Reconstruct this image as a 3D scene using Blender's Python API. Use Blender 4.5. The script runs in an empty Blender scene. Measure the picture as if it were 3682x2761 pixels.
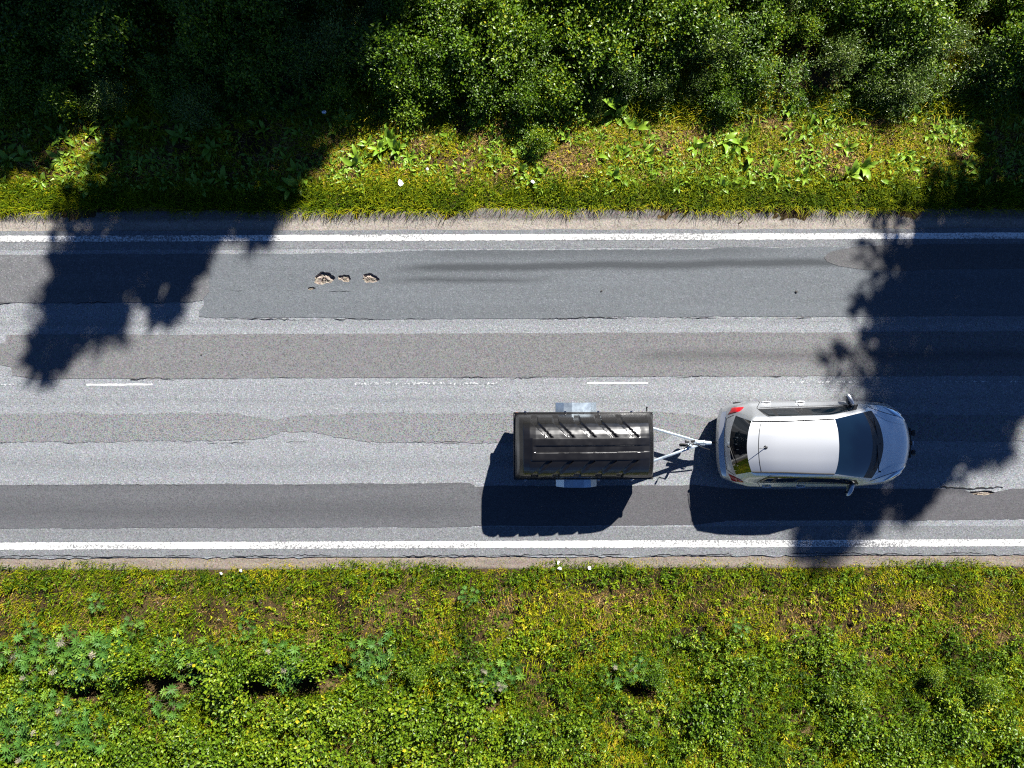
import bpy, bmesh, math, random
import numpy as np
from mathutils import Vector, Matrix
from mathutils.geometry import delaunay_2d_cdt

# ------------------------------------------------------------------ camera, sky, sun, exposure
SC = bpy.context.scene
COL = SC.collection
CAM_H, PPM, ROLL = 16.0, 165.0, -0.0033          # flying height, photo pixels per metre of road, heading
cam_d = bpy.data.cameras.new('drone_camera')
cam = bpy.data.objects.new('drone_camera', cam_d); COL.objects.link(cam)
cam.location = (0, 0, CAM_H); cam.rotation_euler = (0, 0, ROLL)
cam_d.sensor_fit = 'HORIZONTAL'
cam_d.angle = 2 * math.atan(3682 / PPM / 2 / CAM_H)
cam_d.clip_end = 600
SC.camera = cam

SUN = Vector((0.55, 1.03, 1.0))                    # direction towards the sun
elev = math.atan2(SUN.z, math.hypot(SUN.x, SUN.y)); azim = math.atan2(SUN.x, SUN.y)
world = bpy.data.worlds.new('World'); SC.world = world; world.use_nodes = True
wn = world.node_tree
sky = wn.nodes.new('ShaderNodeTexSky'); sky.sky_type = 'NISHITA'; sky.sun_disc = False
sky.sun_elevation = elev; sky.sun_rotation = azim
sky.air_density = 0.48; sky.dust_density = 0.0; sky.ozone_density = 10.0
wn.links.new(sky.outputs[0], wn.nodes['Background'].inputs[0])
wn.nodes['Background'].inputs[1].default_value = 0.05
sd = bpy.data.lights.new('sun', 'SUN'); sd.energy = 5.0; sd.angle = math.radians(0.65); sd.color = (1, 0.975, 0.925)
sun = bpy.data.objects.new('sun', sd); COL.objects.link(sun)
sun.rotation_euler = SUN.to_track_quat('Z', 'Y').to_euler()
vs = SC.view_settings
vs.view_transform = 'Standard'; vs.look = 'None'; vs.exposure = 1.45; vs.gamma = 1
vs.use_curve_mapping = False
SC.cycles.max_bounces = 6; SC.cycles.diffuse_bounces = 1; SC.cycles.glossy_bounces = 3
SC.cycles.transparent_max_bounces = 6

SC.cycles.use_denoising = False; SC.cycles.filter_width = 1.15

rng = np.random.default_rng(7); random.seed(7)

# ------------------------------------------------------------------ helpers
def G(px, py, z=0.0):
    """photo pixel -> point of the place at height z"""
    k = (CAM_H - z) / CAM_H / PPM
    dx, dy = (px - 1841) * k, -(py - 1380.5) * k
    c, s = math.cos(ROLL), math.sin(ROLL)
    return Vector((dx * c - dy * s, dx * s + dy * c, z))

_T = np.random.default_rng(3).random((16, 256, 256))
def vn(x, y, scale, seed=0):
    """smooth value noise 0..1"""
    x = np.asarray(x, float) * scale + 91.3; y = np.asarray(y, float) * scale + 57.7
    xi = np.floor(x).astype(int); yi = np.floor(y).astype(int)
    fx = x - xi; fy = y - yi; fx = fx * fx * (3 - 2 * fx); fy = fy * fy * (3 - 2 * fy)
    t = _T[seed % 16]
    a = t[xi % 256, yi % 256]; b = t[(xi + 1) % 256, yi % 256]
    c = t[xi % 256, (yi + 1) % 256]; d = t[(xi + 1) % 256, (yi + 1) % 256]
    return (a * (1 - fx) + b * fx) * (1 - fy) + (c * (1 - fx) + d * fx) * fy
def fbm(x, y, scale, seed=0):
    return (vn(x, y, scale, seed) * .55 + vn(x, y, scale * 2.1, seed + 1) * .28 + vn(x, y, scale * 4.3, seed + 2) * .17)

def sstep(a, b, x):
    t = np.clip((np.asarray(x, float) - a) / (b - a), 0, 1); return t * t * (3 - 2 * t)

def npmesh(name, V, F, attr=None, smooth=False):
    """mesh from numpy arrays; F is (n,3) or (n,4) or a list of such arrays"""
    me = bpy.data.meshes.new(name)
    V = np.asarray(V, np.float32)
    Fs = F if isinstance(F, list) else [F]
    Fs = [np.asarray(f, np.int32) for f in Fs if len(f)]
    tot = sum(f.size for f in Fs); nf = sum(len(f) for f in Fs)
    me.vertices.add(len(V)); me.vertices.foreach_set('co', V.ravel())
    me.loops.add(tot); me.polygons.add(nf)
    me.loops.foreach_set('vertex_index', np.concatenate([f.ravel() for f in Fs]))
    st, o = [], 0
    for f in Fs:
        st.append(o + np.arange(len(f)) * f.shape[1]); o += f.size
    me.polygons.foreach_set('loop_start', np.concatenate(st).astype(np.int32))
    me.update(calc_edges=True); me.validate()
    me.polygons.foreach_set('use_smooth', np.full(len(me.polygons), bool(smooth)))
    if attr is not None:
        a = me.attributes.new('tint', 'FLOAT', 'POINT'); a.data.foreach_set('value', np.asarray(attr, np.float32))
    return me

def tag(o, label=None, cat=None, group=None, kind=None):
    if label: o['label'] = label
    if cat: o['category'] = cat
    if group: o['group'] = group
    if kind: o['kind'] = kind
    return o

def link(name, me, mats, parent=None, loc=None, rot=None, sc=None):
    o = bpy.data.objects.new(name, me); COL.objects.link(o)
    if me is not None and mats is not None and len(me.materials) == 0:
        for m in (mats if isinstance(mats, (list, tuple)) else [mats]): me.materials.append(m)
    if parent is not None: o.parent = parent
    if loc is not None: o.location = loc
    if rot is not None: o.rotation_euler = rot
    if sc is not None: o.scale = sc if hasattr(sc, '__len__') else (sc, sc, sc)
    return o

def empty(name, loc, rz=0.0, sc=1.0):
    o = bpy.data.objects.new(name, None); COL.objects.link(o)
    o.empty_display_size = .2; o.location = loc; o.rotation_euler = (0, 0, rz); o.scale = (sc, sc, sc)
    return o

def bm_mesh(name, bm, smooth=True, angle=35):
    bmesh.ops.recalc_face_normals(bm, faces=bm.faces)
    me = bpy.data.meshes.new(name); bm.to_mesh(me); bm.free()
    if smooth:
        me.polygons.foreach_set('use_smooth', np.ones(len(me.polygons), bool))
        me.set_sharp_from_angle(angle=math.radians(angle))
    return me

def box(bm, c, s, rot=None, bev=0.0):
    r = bmesh.ops.create_cube(bm, size=1.0)
    vs_ = r['verts']
    M = Matrix.Translation(c) @ ((rot.to_4x4() if rot is not None else Matrix.Identity(4))) @ Matrix.Diagonal((*s, 1))
    bmesh.ops.transform(bm, matrix=M, verts=vs_)
    if bev > 0:
        es = list({e for v in vs_ for e in v.link_edges})
        bmesh.ops.bevel(bm, geom=es, offset=bev, segments=2, affect='EDGES', profile=.5)

def tube(bm, pts, r, seg=8, cap=True):
    """tube along points; r a number or one per point"""
    pts = [Vector(p) for p in pts]; n = len(pts)
    rs = r if hasattr(r, '__len__') else [r] * n
    rings = []
    up0 = Vector((0, 0, 1))
    for i, p in enumerate(pts):
        d = (pts[min(i + 1, n - 1)] - pts[max(i - 1, 0)]).normalized()
        u = up0 if abs(d.dot(up0)) < .95 else Vector((1, 0, 0))
        a = d.cross(u).normalized(); b = d.cross(a).normalized()
        rings.append([bm.verts.new(p + (a * math.cos(2 * math.pi * k / seg) + b * math.sin(2 * math.pi * k / seg)) * rs[i]) for k in range(seg)])
    for A, B in zip(rings, rings[1:]):
        for k in range(seg):
            bm.faces.new((A[k], A[(k + 1) % seg], B[(k + 1) % seg], B[k]))
    if cap:
        bm.faces.new(rings[0][::-1]); bm.faces.new(rings[-1])

def lathe(bm, prof, axis_m, seg=20):
    """profile (radius, along) turned about the local Z of axis_m"""
    rings = []
    for r, h in prof:
        rings.append([bm.verts.new(axis_m @ Vector((r * math.cos(2 * math.pi * k / seg), r * math.sin(2 * math.pi * k / seg), h))) for k in range(seg)])
    for A, B in zip(rings, rings[1:]):
        for k in range(seg):
            bm.faces.new((A[k], A[(k + 1) % seg], B[(k + 1) % seg], B[k]))
    bm.faces.new(rings[0][::-1]); bm.faces.new(rings[-1])

# ------------------------------------------------------------------ materials
class MT:
    def __init__(s, name):
        s.m = bpy.data.materials.new(name); s.m.use_nodes = True
        s.t = s.m.node_tree; s.b = s.t.nodes['Principled BSDF']; s.out = s.t.nodes['Material Output']
    def n(s, typ, **kw):
        nd = s.t.nodes.new('ShaderNode' + typ)
        for k, v in kw.items():
            if k.startswith('i_'): nd.inputs[k[2:].replace('_', ' ')].default_value = v
            else: setattr(nd, k, v)
        return nd
    def l(s, a, b): s.t.links.new(a, b)
    def noise(s, vec, scale, detail=2.0, rough=.5, dim='3D'):
        nd = s.n('TexNoise'); nd.noise_dimensions = dim
        nd.inputs['Scale'].default_value = scale; nd.inputs['Detail'].default_value = detail; nd.inputs['Roughness'].default_value = rough
        if vec is not None: s.l(vec, nd.inputs['Vector'])
        return nd.outputs['Fac']
    def ramp(s, fac, stops, interp='LINEAR'):
        nd = s.n('ValToRGB'); cr = nd.color_ramp; cr.interpolation = interp
        while len(cr.elements) < len(stops): cr.elements.new(.5)
        for e, (p, c) in zip(cr.elements, stops):
            e.position = p; e.color = (c, c, c, 1) if not hasattr(c, '__len__') else (*c, 1)
        s.l(fac, nd.inputs[0]); return nd.outputs[0]
    def mix(s, fac, a, b, mode='MIX'):
        nd = s.n('Mix', data_type='RGBA', blend_type=mode)
        for sock, v in ((nd.inputs[0], fac), (nd.inputs[6], a), (nd.inputs[7], b)):
            if hasattr(v, 'links') or isinstance(v, bpy.types.NodeSocket): s.l(v, sock)
            elif hasattr(v, '__len__'): sock.default_value = (*v, 1)
            else: sock.default_value = v
        return nd.outputs[2]
    def math(s, op, a, b=0.0, c=None):
        nd = s.n('Math', operation=op)
        for i, v in enumerate((a, b) if c is None else (a, b, c)):
            if isinstance(v, bpy.types.NodeSocket): s.l(v, nd.inputs[i])
            else: nd.inputs[i].default_value = v
        return nd.outputs[0]
    def obj(s): return s.n('TexCoord').outputs['Object']
    def maps(s, vec, sc):
        nd = s.n('Mapping'); nd.inputs['Scale'].default_value = sc; s.l(vec, nd.inputs[0]); return nd.outputs[0]
    def bump(s, h, strength, dist=.01):
        nd = s.n('Bump'); nd.inputs['Strength'].default_value = strength; nd.inputs['Distance'].default_value = dist
        s.l(h, nd.inputs['Height']); s.l(nd.outputs[0], s.b.inputs['Normal'])

def plain(name, col, rough=.5, metal=0.0, coat=0.0, spec=.5, var=0.0, vscale=20):
    M = MT(name); b = M.b
    b.inputs['Base Color'].default_value = (*col, 1); b.inputs['Roughness'].default_value = rough
    b.inputs['Metallic'].default_value = metal; b.inputs['Coat Weight'].default_value = coat
    b.inputs['Coat Roughness'].default_value = .04; b.inputs['Specular IOR Level'].default_value = spec
    if var:
        f = M.noise(M.obj(), vscale, 4)
        c = M.mix(f, tuple(x * (1 - var) for x in col), tuple(min(1, x * (1 + var)) for x in col))
        M.l(c, b.inputs['Base Color'])
        r = M.math('MULTIPLY_ADD', f, .25, rough - .12); M.l(r, b.inputs['Roughness'])
    return M.m

def asphalt(name, col, gap=(.55, 1.5), stone=.10, streak=.18, bump=.35, band=None, sparkle=.5, chroma=.25):
    M = MT(name); v = M.obj()
    f1 = M.noise(v, 34, 3, .7)
    f2 = M.noise(v, 7, 4, .6)
    f3 = M.noise(M.maps(v, (.10, 2.2, 1)), 1.6, 4, .6)
    vo = M.n('TexVoronoi'); vo.inputs['Scale'].default_value = 46; M.l(v, vo.inputs['Vector'])
    g1 = M.ramp(f1, [(.30, gap[0]), (.70, gap[1])])
    g2 = M.ramp(f2, [(.25, .88), (.75, 1.12)])
    g3 = M.ramp(f3, [(.25, 1 - streak), (.75, 1 + streak)])
    c = M.mix(1.0, col, g1, 'MULTIPLY'); c = M.mix(1.0, c, g2, 'MULTIPLY'); c = M.mix(1.0, c, g3, 'MULTIPLY')
    # stones of the aggregate: each cell its own faint colour, a few pale ones
    hs = M.n('HueSaturation'); hs.inputs['Saturation'].default_value = chroma; hs.inputs['Value'].default_value = .55
    M.l(vo.outputs['Color'], hs.inputs['Color'])
    c = M.mix(stone, c, hs.outputs[0])
    sep = M.n('SeparateColor'); M.l(vo.outputs['Color'], sep.inputs[0])
    pk = M.ramp(sep.outputs[0], [(.90, 0), (.95, 1)])
    pale = M.mix(M.math('MULTIPLY', pk, sparkle), c, tuple(min(.6, x * 2.6) for x in col))
    c = pale
    if band:                                            # dark rubbed-in wheel track: (y, half width, x0, x1, strength, slope)
        sx = M.n('SeparateXYZ'); M.l(v, sx.inputs[0])
        for (y0, w, x0, x1, st, sl) in band:
            yy = M.math('SUBTRACT', sx.outputs[1], M.math('MULTIPLY_ADD', sx.outputs[0], sl, y0))
            yy = M.math('ADD', yy, M.math('MULTIPLY_ADD', M.noise(M.maps(v, (.5, .5, 1)), 1.2, 3), .12, -.06))
            a = M.math('SUBTRACT', 1.0, M.math('DIVIDE', M.math('ABSOLUTE', yy), w)); a = M.math('MAXIMUM', a, 0.0)
            m1 = M.n('MapRange', interpolation_type='SMOOTHSTEP'); M.l(sx.outputs[0], m1.inputs[0]); m1.inputs[1].default_value = x0; m1.inputs[2].default_value = x0 + 1.5
            m2 = M.n('MapRange', interpolation_type='SMOOTHSTEP'); M.l(sx.outputs[0], m2.inputs[0]); m2.inputs[1].default_value = x1; m2.inputs[2].default_value = x1 - 2
            a = M.math('MULTIPLY', M.math('MULTIPLY', a, m1.outputs[0]), m2.outputs[0])
            a = M.math('MULTIPLY', a, M.math('MULTIPLY_ADD', f2, .9, .3)); a = M.math('MINIMUM', M.math('MULTIPLY', a, st), .8)
            c = M.mix(a, c, tuple(x * .42 for x in col))
    M.l(c, M.b.inputs['Base Color'])
    M.b.inputs['Roughness'].default_value = .85; M.b.inputs['Specular IOR Level'].default_value = .25
    M.bump(M.math('ADD', f1, M.math('MULTIPLY', vo.outputs['Distance'], .6)), bump, .012)
    return M.m

def leafmat(name, stops, rough=.45, transl=.28, spec=.35):
    M = MT(name)
    at = M.n('Attribute', attribute_name='tint'); oi = M.n('ObjectInfo')
    f = M.math('ADD', at.outputs['Fac'], M.math('MULTIPLY_ADD', oi.outputs['Random'], .24, -.12))
    c = M.ramp(f, stops)
    M.l(c, M.b.inputs['Base Color']); M.b.inputs['Roughness'].default_value = rough
    M.b.inputs['Specular IOR Level'].default_value = spec
    tr = M.n('BsdfTranslucent'); hs = M.n('HueSaturation'); hs.inputs['Value'].default_value = 1.25; hs.inputs['Hue'].default_value = .485
    M.l(c, hs.inputs['Color']); M.l(hs.outputs[0], tr.inputs['Color'])
    mx = M.n('MixShader'); mx.inputs[0].default_value = transl
    M.l(M.b.outputs[0], mx.inputs[1]); M.l(tr.outputs[0], mx.inputs[2]); M.l(mx.outputs[0], M.out.inputs['Surface'])
    return M.m

# linear base colours
m_asph = asphalt('worn_pale_asphalt', (0.117, 0.124, 0.134), gap=(.50, 1.48), stone=.22, streak=.13, bump=.5, chroma=.30, band=[(-1.75, .28, -14, 14, .25, 0), (1.35, .10, -14, 14, .25, 0), (-.35, .12, -14, 14, .2, 0)])
m_pA = asphalt('brown_grey_patch', (0.072, 0.072, 0.075), gap=(.72, 1.28), stone=.08, streak=.14)
m_pB = asphalt('smooth_grey_patch', (0.074, 0.082, 0.09), gap=(.78, 1.22), stone=.06, streak=.13, sparkle=.25,
               band=[(2.55, .13, -2.9, 8.5, 1.5, .012), (2.86, .22, -2.5, 6.5, .6, .004), (2.26, .10, -3.2, 1.5, 1.0, .0)])
m_pC = asphalt('dark_oval_patch', (0.062, 0.061, 0.062), gap=(.82, 1.2), stone=.05, streak=.10, sparkle=.2)
m_pD = asphalt('brown_strip_patch', (0.066, 0.064, 0.066), gap=(.66, 1.36), stone=.16, streak=.10, chroma=.35,
               band=[(.62, .20, 2.0, 14.0, .6, -.002)])
m_pE = asphalt('coarse_dark_strip', (0.068, 0.07, 0.074), gap=(.48, 1.5), stone=.24, streak=.10, bump=.6, chroma=.40)
m_pF = asphalt('dark_smooth_strip', (.052, .053, .058), gap=(.74, 1.27), stone=.07, streak=.16, sparkle=.2,
               band=[(-2.75, .3, -14, 0, .35, 0)])
m_pF2 = asphalt('brownish_smooth_strip', (0.054, 0.052, 0.056), gap=(.80, 1.2), stone=.05, streak=.12, sparkle=.2)
m_edge = asphalt('edge_asphalt', (0.085, 0.089, 0.095), gap=(.6, 1.35), stone=.15, streak=.10)

def paint_mat():
    M = MT('worn_white_road_paint'); v = M.obj()
    f = M.noise(v, 26, 5, .75); g = M.noise(M.maps(v, (.25, 3, 1)), 1.3, 3)
    w = M.math('ADD', M.math('MULTIPLY', f, .75), M.math('MULTIPLY', g, .35))
    k = M.ramp(w, [(.47, 0), (.61, 1)])
    c = M.mix(k, (.13, .13, .13), (.72, .71, .68))
    M.l(c, M.b.inputs['Base Color']); M.b.inputs['Roughness'].default_value = .6
    M.bump(f, .3, .004); return M.m
m_paint = paint_mat()

def gravel_mat(name, cols, yr=None):
    M = MT(name); v = M.obj()
    f1 = M.noise(v, 30, 4, .75); f2 = M.noise(M.maps(v, (.35, 3.0, 1)), 2.6, 4, .6)
    vo = M.n('TexVoronoi'); vo.inputs['Scale'].default_value = 40; M.l(v, vo.inputs['Vector'])
    c = M.ramp(f2, [(.32, cols[0]), (.68, cols[1])])
    if yr:
        sx = M.n('SeparateXYZ'); M.l(v, sx.inputs[0])
        y = M.math('ADD', sx.outputs[1], M.math('MULTIPLY_ADD', M.noise(v, 3.0, 4), .10, -.05))
        mr = M.n('MapRange', interpolation_type='SMOOTHSTEP'); M.l(y, mr.inputs[0]); mr.inputs[1].default_value = yr[0]; mr.inputs[2].default_value = yr[1]
        c = M.mix(mr.outputs[0], c, cols[2])
    c = M.mix(1.0, c, M.ramp(f1, [(.28, .45), (.72, 1.5)]), 'MULTIPLY')
    hs = M.n('HueSaturation'); hs.inputs['Saturation'].default_value = .35; hs.inputs['Value'].default_value = .6; M.l(vo.outputs['Color'], hs.inputs['Color'])
    c = M.mix(.14, c, hs.outputs[0])
    M.l(c, M.b.inputs['Base Color']); M.b.inputs['Roughness'].default_value = .95; M.b.inputs['Specular IOR Level'].default_value = .15
    M.bump(f1, .7, .02); return M.m
m_shoulderN = gravel_mat('pale_gravel', ((.25, .215, .175), (.19, .16, .13), (.085, .07, .056)), (3.52, 3.64))
m_shoulderS = gravel_mat('brown_dirt', ((.17, .13, .092), (.12, .09, .064)))
m_hole = gravel_mat('broken_asphalt_gravel', ((.30, .235, .18), (.17, .14, .11)))

def soil_mat():
    M = MT('soil_and_thatch'); v = M.obj()
    f = M.noise(v, 1.1, 5, .65); h = M.noise(v, 22, 4, .75)
    c = M.ramp(f, [(.36, (.018, .014, .007)), (.50, (.060, .040, .018)), (.66, (.13, .09, .042))])
    c = M.mix(1.0, c, M.ramp(h, [(.3, .45), (.7, 1.45)]), 'MULTIPLY')
    M.l(c, M.b.inputs['Base Color']); M.b.inputs['Roughness'].default_value = 1.0; M.b.inputs['Specular IOR Level'].default_value = .1
    M.bump(h, .8, .03); return M.m
m_soil = soil_mat()

m_grass = leafmat('green_grass', [(.0, (.014, .034, .001)), (.30, (.070, .118, .002)), (.60, (.205, .235, .004)), (.82, (.37, .32, .008)), (1, (.55, .37, .05))], .6, .18, .08)
m_straw = leafmat('dry_straw', [(.0, (.055, .030, .010)), (.28, (.17, .09, .028)), (.6, (.43, .26, .08)), (1, (.64, .43, .19))], .6, .12, .15)
m_herb = leafmat('small_herb_leaves', [(.0, (.012, .032, .001)), (.35, (.062, .122, .003)), (.68, (.185, .26, .006)), (.88, (.40, .36, .010)), (1, (.52, .20, .03))], .5, .16, .15)
m_flower = leafmat('small_pale_flowers', [(.0, (.62, .58, .52)), (.45, (.75, .72, .70)), (.62, (.55, .22, .30)), (.8, (.70, .45, .05)), (1, (.70, .30, .06))], .6, .3, .2)
m_dock = leafmat('dock_leaf', [(.0, (.060, .135, .008)), (.5, (.155, .275, .020)), (1, (.26, .36, .03))], .42, .15, .3)
m_lup = leafmat('lupin_leaf', [(.0, (.020, .066, .010)), (.5, (.065, .155, .022)), (1, (.16, .26, .022))], .5, .15, .22)
m_lupfl = leafmat('lupin_seed_head', [(.0, (.16, .17, .13)), (.5, (.26, .24, .17)), (1, (.38, .33, .22))], .7, .2, .2)
m_willow = leafmat('willow_leaf', [(.0, (.018, .044, .005)), (.5, (.072, .128, .012)), (.85, (.15, .21, .026)), (1, (.30, .28, .03))], .38, .14, .45)
m_alder = leafmat('alder_leaf', [(.0, (.012, .034, .001)), (.5, (.066, .136, .003)), (.85, (.18, .25, .006)), (1, (.36, .33, .012))], .40, .16, .32)
m_sap = leafmat('round_sapling_leaf', [(.0, (.016, .044, .002)), (.4, (.076, .145, .005)), (.8, (.195, .262, .010)), (1, (.40, .33, .014))], .42, .16, .28)
m_yel = leafmat('yellowing_leaf', [(.0, (.08, .10, .01)), (.5, (.22, .19, .010)), (1, (.50, .28, .015))], .4, .2, .3)
m_spruce = leafmat('spruce_needles', [(.0, (.012, .026, .010)), (.6, (.028, .052, .016)), (1, (.05, .08, .02))], .6, .05, .2)
m_bark = plain('bark', (.10, .075, .055), .9, var=.5, vscale=14)
m_twig = plain('twig_bark', (.09, .065, .04), .8, var=.4, vscale=30)

# ------------------------------------------------------------------ the setting: terrain, shoulders
_PY = np.array([-150, -40, -9.5, -7.2, -5.7, -4.3, -3.80, -3.70, 3.22, 3.32, 3.8, 4.3, 5.8, 6.4, 7.3, 9.5, 40, 150], float)
_PZ = np.array([-1.2, -1.0, -.62, -.50, -.30, -.06, -.035, -.20, -.20, -.035, -.02, -.04, -.36, -.46, -.30, -.02, .4, .6], float)
_HOL = [(-7.6, -6.62, .75, .26), (-6.0, -6.68, .8, .28), (-4.5, -6.62, .75, .24), (-3.9, -6.35, .35, .2), (-9.6, -6.75, .6, .22), (-.55, -7.0, .42, .22), (2.8, -6.8, .38, .15)]
def hollow(x, y):
    """1 inside the small bare hollows of the lower bank"""
    h = np.zeros(np.broadcast(x, y).shape)
    for cx_, cy_, rx_, ry_ in _HOL:
        q = ((x - cx_) / rx_) ** 2 + ((y - cy_ + (vn(x, y, 1.5, 3) - .5) * .3) / ry_) ** 2; h = np.maximum(h, sstep(1.25, .7, q))
    return h
def tz(x, y):
    x = np.asarray(x, float); y = np.asarray(y, float)
    z = np.interp(y, _PY, _PZ)
    out = sstep(3.3, 4.4, y) + sstep(-3.85, -4.8, y)
    return z + out * ((fbm(x, y, .9, 4) - .5) * .22 + (vn(x, y, 3.1, 9) - .5) * .05) - .42 * hollow(x, y)

xs = np.concatenate([[-160, -100, -60, -35, -22], np.arange(-17, 17.01, .2), [22, 35, 60, 100, 160]])
ys = np.concatenate([[-150, -90, -50, -28, -18, -14], np.arange(-12, -3.9, .16), [-3.80, -3.70, -1, 1, 3.22, 3.32], np.arange(3.5, 12.4, .16), [14, 18, 28, 50, 90, 150]])
XX, YY = np.meshgrid(xs, ys, indexing='ij')
V = np.stack([XX, YY, tz(XX, YY)], -1).reshape(-1, 3)
ny = len(ys); ii, jj = np.meshgrid(np.arange(len(xs) - 1), np.arange(ny - 1), indexing='ij')
a = (ii * ny + jj).ravel(); Fq = np.stack([a, a + ny, a + ny + 1, a + 1], 1)
tag(link('ground', npmesh('ground', V, Fq, smooth=True), m_soil), 'grassy roadside ground with brown soil and dry thatch', kind='structure')

def shoulder(name, y0, y1, mat, label):
    xs = np.concatenate([[-160, -60, -25], np.arange(-16, 16.01, .08), [25, 60, 160]]); ys = np.linspace(y0, y1, 12)
    X, Y = np.meshgrid(xs, ys, indexing='ij')
    Z = np.interp(Y, _PY, _PZ); Z = np.maximum(Z, -.04) + .012 - .10 * sstep(.72, 1.0, np.abs(Y - (y0 if abs(y0) < abs(y1) else y1)) / abs(y1 - y0)) + (vn(X, Y, 9, 2) - .5) * .014 + (vn(X, Y, 30, 5) - .5) * .012
    V = np.stack([X, Y, Z], -1).reshape(-1, 3); n = len(ys)
    i, j = np.meshgrid(np.arange(len(xs) - 1), np.arange(n - 1), indexing='ij'); a = (i * n + j).ravel()
    tag(link(name, npmesh(name, V, np.stack([a, a + n, a + n + 1, a + 1], 1), smooth=True), mat), label, kind='structure')
shoulder('gravel_shoulder', 3.20, 3.98, m_shoulderN, 'pale gravel shoulder along the upper edge of the road')
shoulder('dirt_shoulder', -4.14, -3.68, m_shoulderS, 'narrow brown dirt shoulder along the lower edge of the road')

# ------------------------------------------------------------------ the road, its patches, holes and paint
def ragged(pts, amp=.018, step=.05, seed=0, wav=1.0):
    """closed outline through photo pixels (at the road's level), edges broken up"""
    P = [np.array(G(*p)[:2]) if not isinstance(p, Vector) else np.array(p[:2]) for p in pts]
    out = []
    for i in range(len(P)):
        A, B = P[i], P[(i + 1) % len(P)]; d = B - A; L = np.linalg.norm(d); n = max(1, int(L / step))
        nv = np.array([-d[1], d[0]]) / max(L, 1e-6)
        for k in range(n):
            q = A + d * k / n
            w = (vn(q[0] * 1.0, q[1] * 1.0, 11, seed) - .5) * 2 * amp + (vn(q[0], q[1], 1.3, seed + 3) - .5) * 2 * amp * 1.3 * wav
            if k == 0: w *= .3
            out.append(q + nv * w)
    return [Vector((p[0], p[1], 0)) for p in out]

def inside(P, poly):
    """which of the points P lie inside the outline"""
    q = np.array([(v_.x, v_.y) for v_ in poly]); r = np.roll(q, -1, 0); res = np.zeros(len(P), bool)
    for (x0, y0), (x1, y1) in zip(q, r):
        c = (y0 > P[:, 1]) != (y1 > P[:, 1])
        if y0 != y1: res ^= c & (P[:, 0] < (x1 - x0) * (P[:, 1] - y0) / (y1 - y0) + x0)
    return res
def sheet(name, outer, holes, z, thick, mat, parent=None):
    """flat sheet with a broken outline and holes, its edge thick deep"""
    polys = [outer] + holes; pts = [p for q in polys for p in q]; n = len(pts); ed = []; F4 = []; o = 0
    for q in polys:
        for k in range(len(q)):
            a, b_ = o + k, o + (k + 1) % len(q); ed.append((a, b_)); F4.append((a, a + n, b_ + n, b_))
        o += len(q)
    vc, _, fc, _, _, _ = delaunay_2d_cdt([p.xy for p in pts], ed, [], 0, 1e-5)
    vc = np.array([tuple(q) for q in vc]); fc = np.array(fc); cen = vc[fc].mean(1)
    ok = inside(cen, outer)
    for h in holes: ok &= ~inside(cen, h)
    fc = fc[ok]; A, B, C = vc[fc[:, 0]], vc[fc[:, 1]], vc[fc[:, 2]]
    cr = (B[:, 0] - A[:, 0]) * (C[:, 1] - A[:, 1]) - (B[:, 1] - A[:, 1]) * (C[:, 0] - A[:, 0])
    fc[cr < 0] = fc[cr < 0][:, ::-1]
    V = [(p.x, p.y, z) for p in pts] + [(p.x, p.y, z - thick) for p in pts]
    V = np.concatenate([np.array(V), np.c_[vc, np.full(len(vc), z)]])
    return link(name, npmesh(name, V, [fc + 2 * n, np.array(F4)]), mat, parent)

def blob(px, py, rx, ry, seed, n=34, flat=0.0):
    """broken outline of a hole: centre and radii in photo pixels"""
    c = G(px, py); out = []
    for k in range(n):
        a = 2 * math.pi * k / n
        r = 1 + .12 * math.sin(2 * a + seed) + .10 * math.sin(3 * a + seed * 2.3) + .07 * math.sin(7 * a + seed) + .10 * (random.random() - .5)
        out.append(Vector((c.x + math.cos(a) * rx * r / PPM, c.y + math.sin(a) * ry * r / PPM, 0)))
    return out
HOLES = [  # outline, depth, label
    (blob(1166, 1000, 33, 25, 1.0), .07, 'largest of the three potholes in the upper lane, leftmost, full of pale gravel'),
    (blob(1240, 1000, 21, 14, 2.2), .045, 'small middle pothole of the row of three'),
    (blob(1332, 1000, 31, 16, 3.7), .05, 'oblong rightmost pothole of the row of three'),
    (blob(1120, 1037, 13, 6, .4), .03, 'shallow broken spot below the largest pothole'),
    (blob(3525, 1776, 58, 11, 5.1, 40), .05, 'long crumbled hollow on the edge of the dark strip ahead of the car'),
]
road = sheet('road', [Vector((-160, -3.752, 0)), Vector((-17, -3.752, 0))] + [Vector((x, -3.752 + (vn(x, 0, 8, 6) - .5) * .05 + (vn(x, 0, 1.1, 2) - .5) * .04, 0)) for x in np.arange(-16, 16.01, .05)] +
             [Vector((17, -3.752, 0)), Vector((160, -3.752, 0)), Vector((160, 3.30, 0)), Vector((17, 3.30, 0))] +
             [Vector((x, 3.30 + (vn(x, 5, 6, 6) - .5) * .07 + (vn(x, 3, .9, 2) - .5) * .08, 0)) for x in np.arange(16, -16.01, -.05)] +
             [Vector((-17, 3.30, 0)), Vector((-160, 3.30, 0))], [h[0] for h in HOLES], 0.0, .16, m_asph)
tag(road, 'patched and worn grey two-lane asphalt road', kind='structure')

def patch(pts, mat, label, holes=(), z=.008, amp=.016, seed=0, wav=1.0):
    o = sheet('asphalt_patch', ragged(pts, amp, .05, seed, wav), [HOLES[i][0] for i in holes], z, .0075, mat, road)
    o['label'] = label; return o
def yc(y, x): return y - (x - 1841) * .0033          # row y of the straight road at column x
def row(y, x0, x1, n=2): return [(x0 + (x1 - x0) * k / (n - 1), yc(y, x0 + (x1 - x0) * k / (n - 1))) for k in range(n)]
E = 560   # how far the patches run on past the picture, pixels
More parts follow.
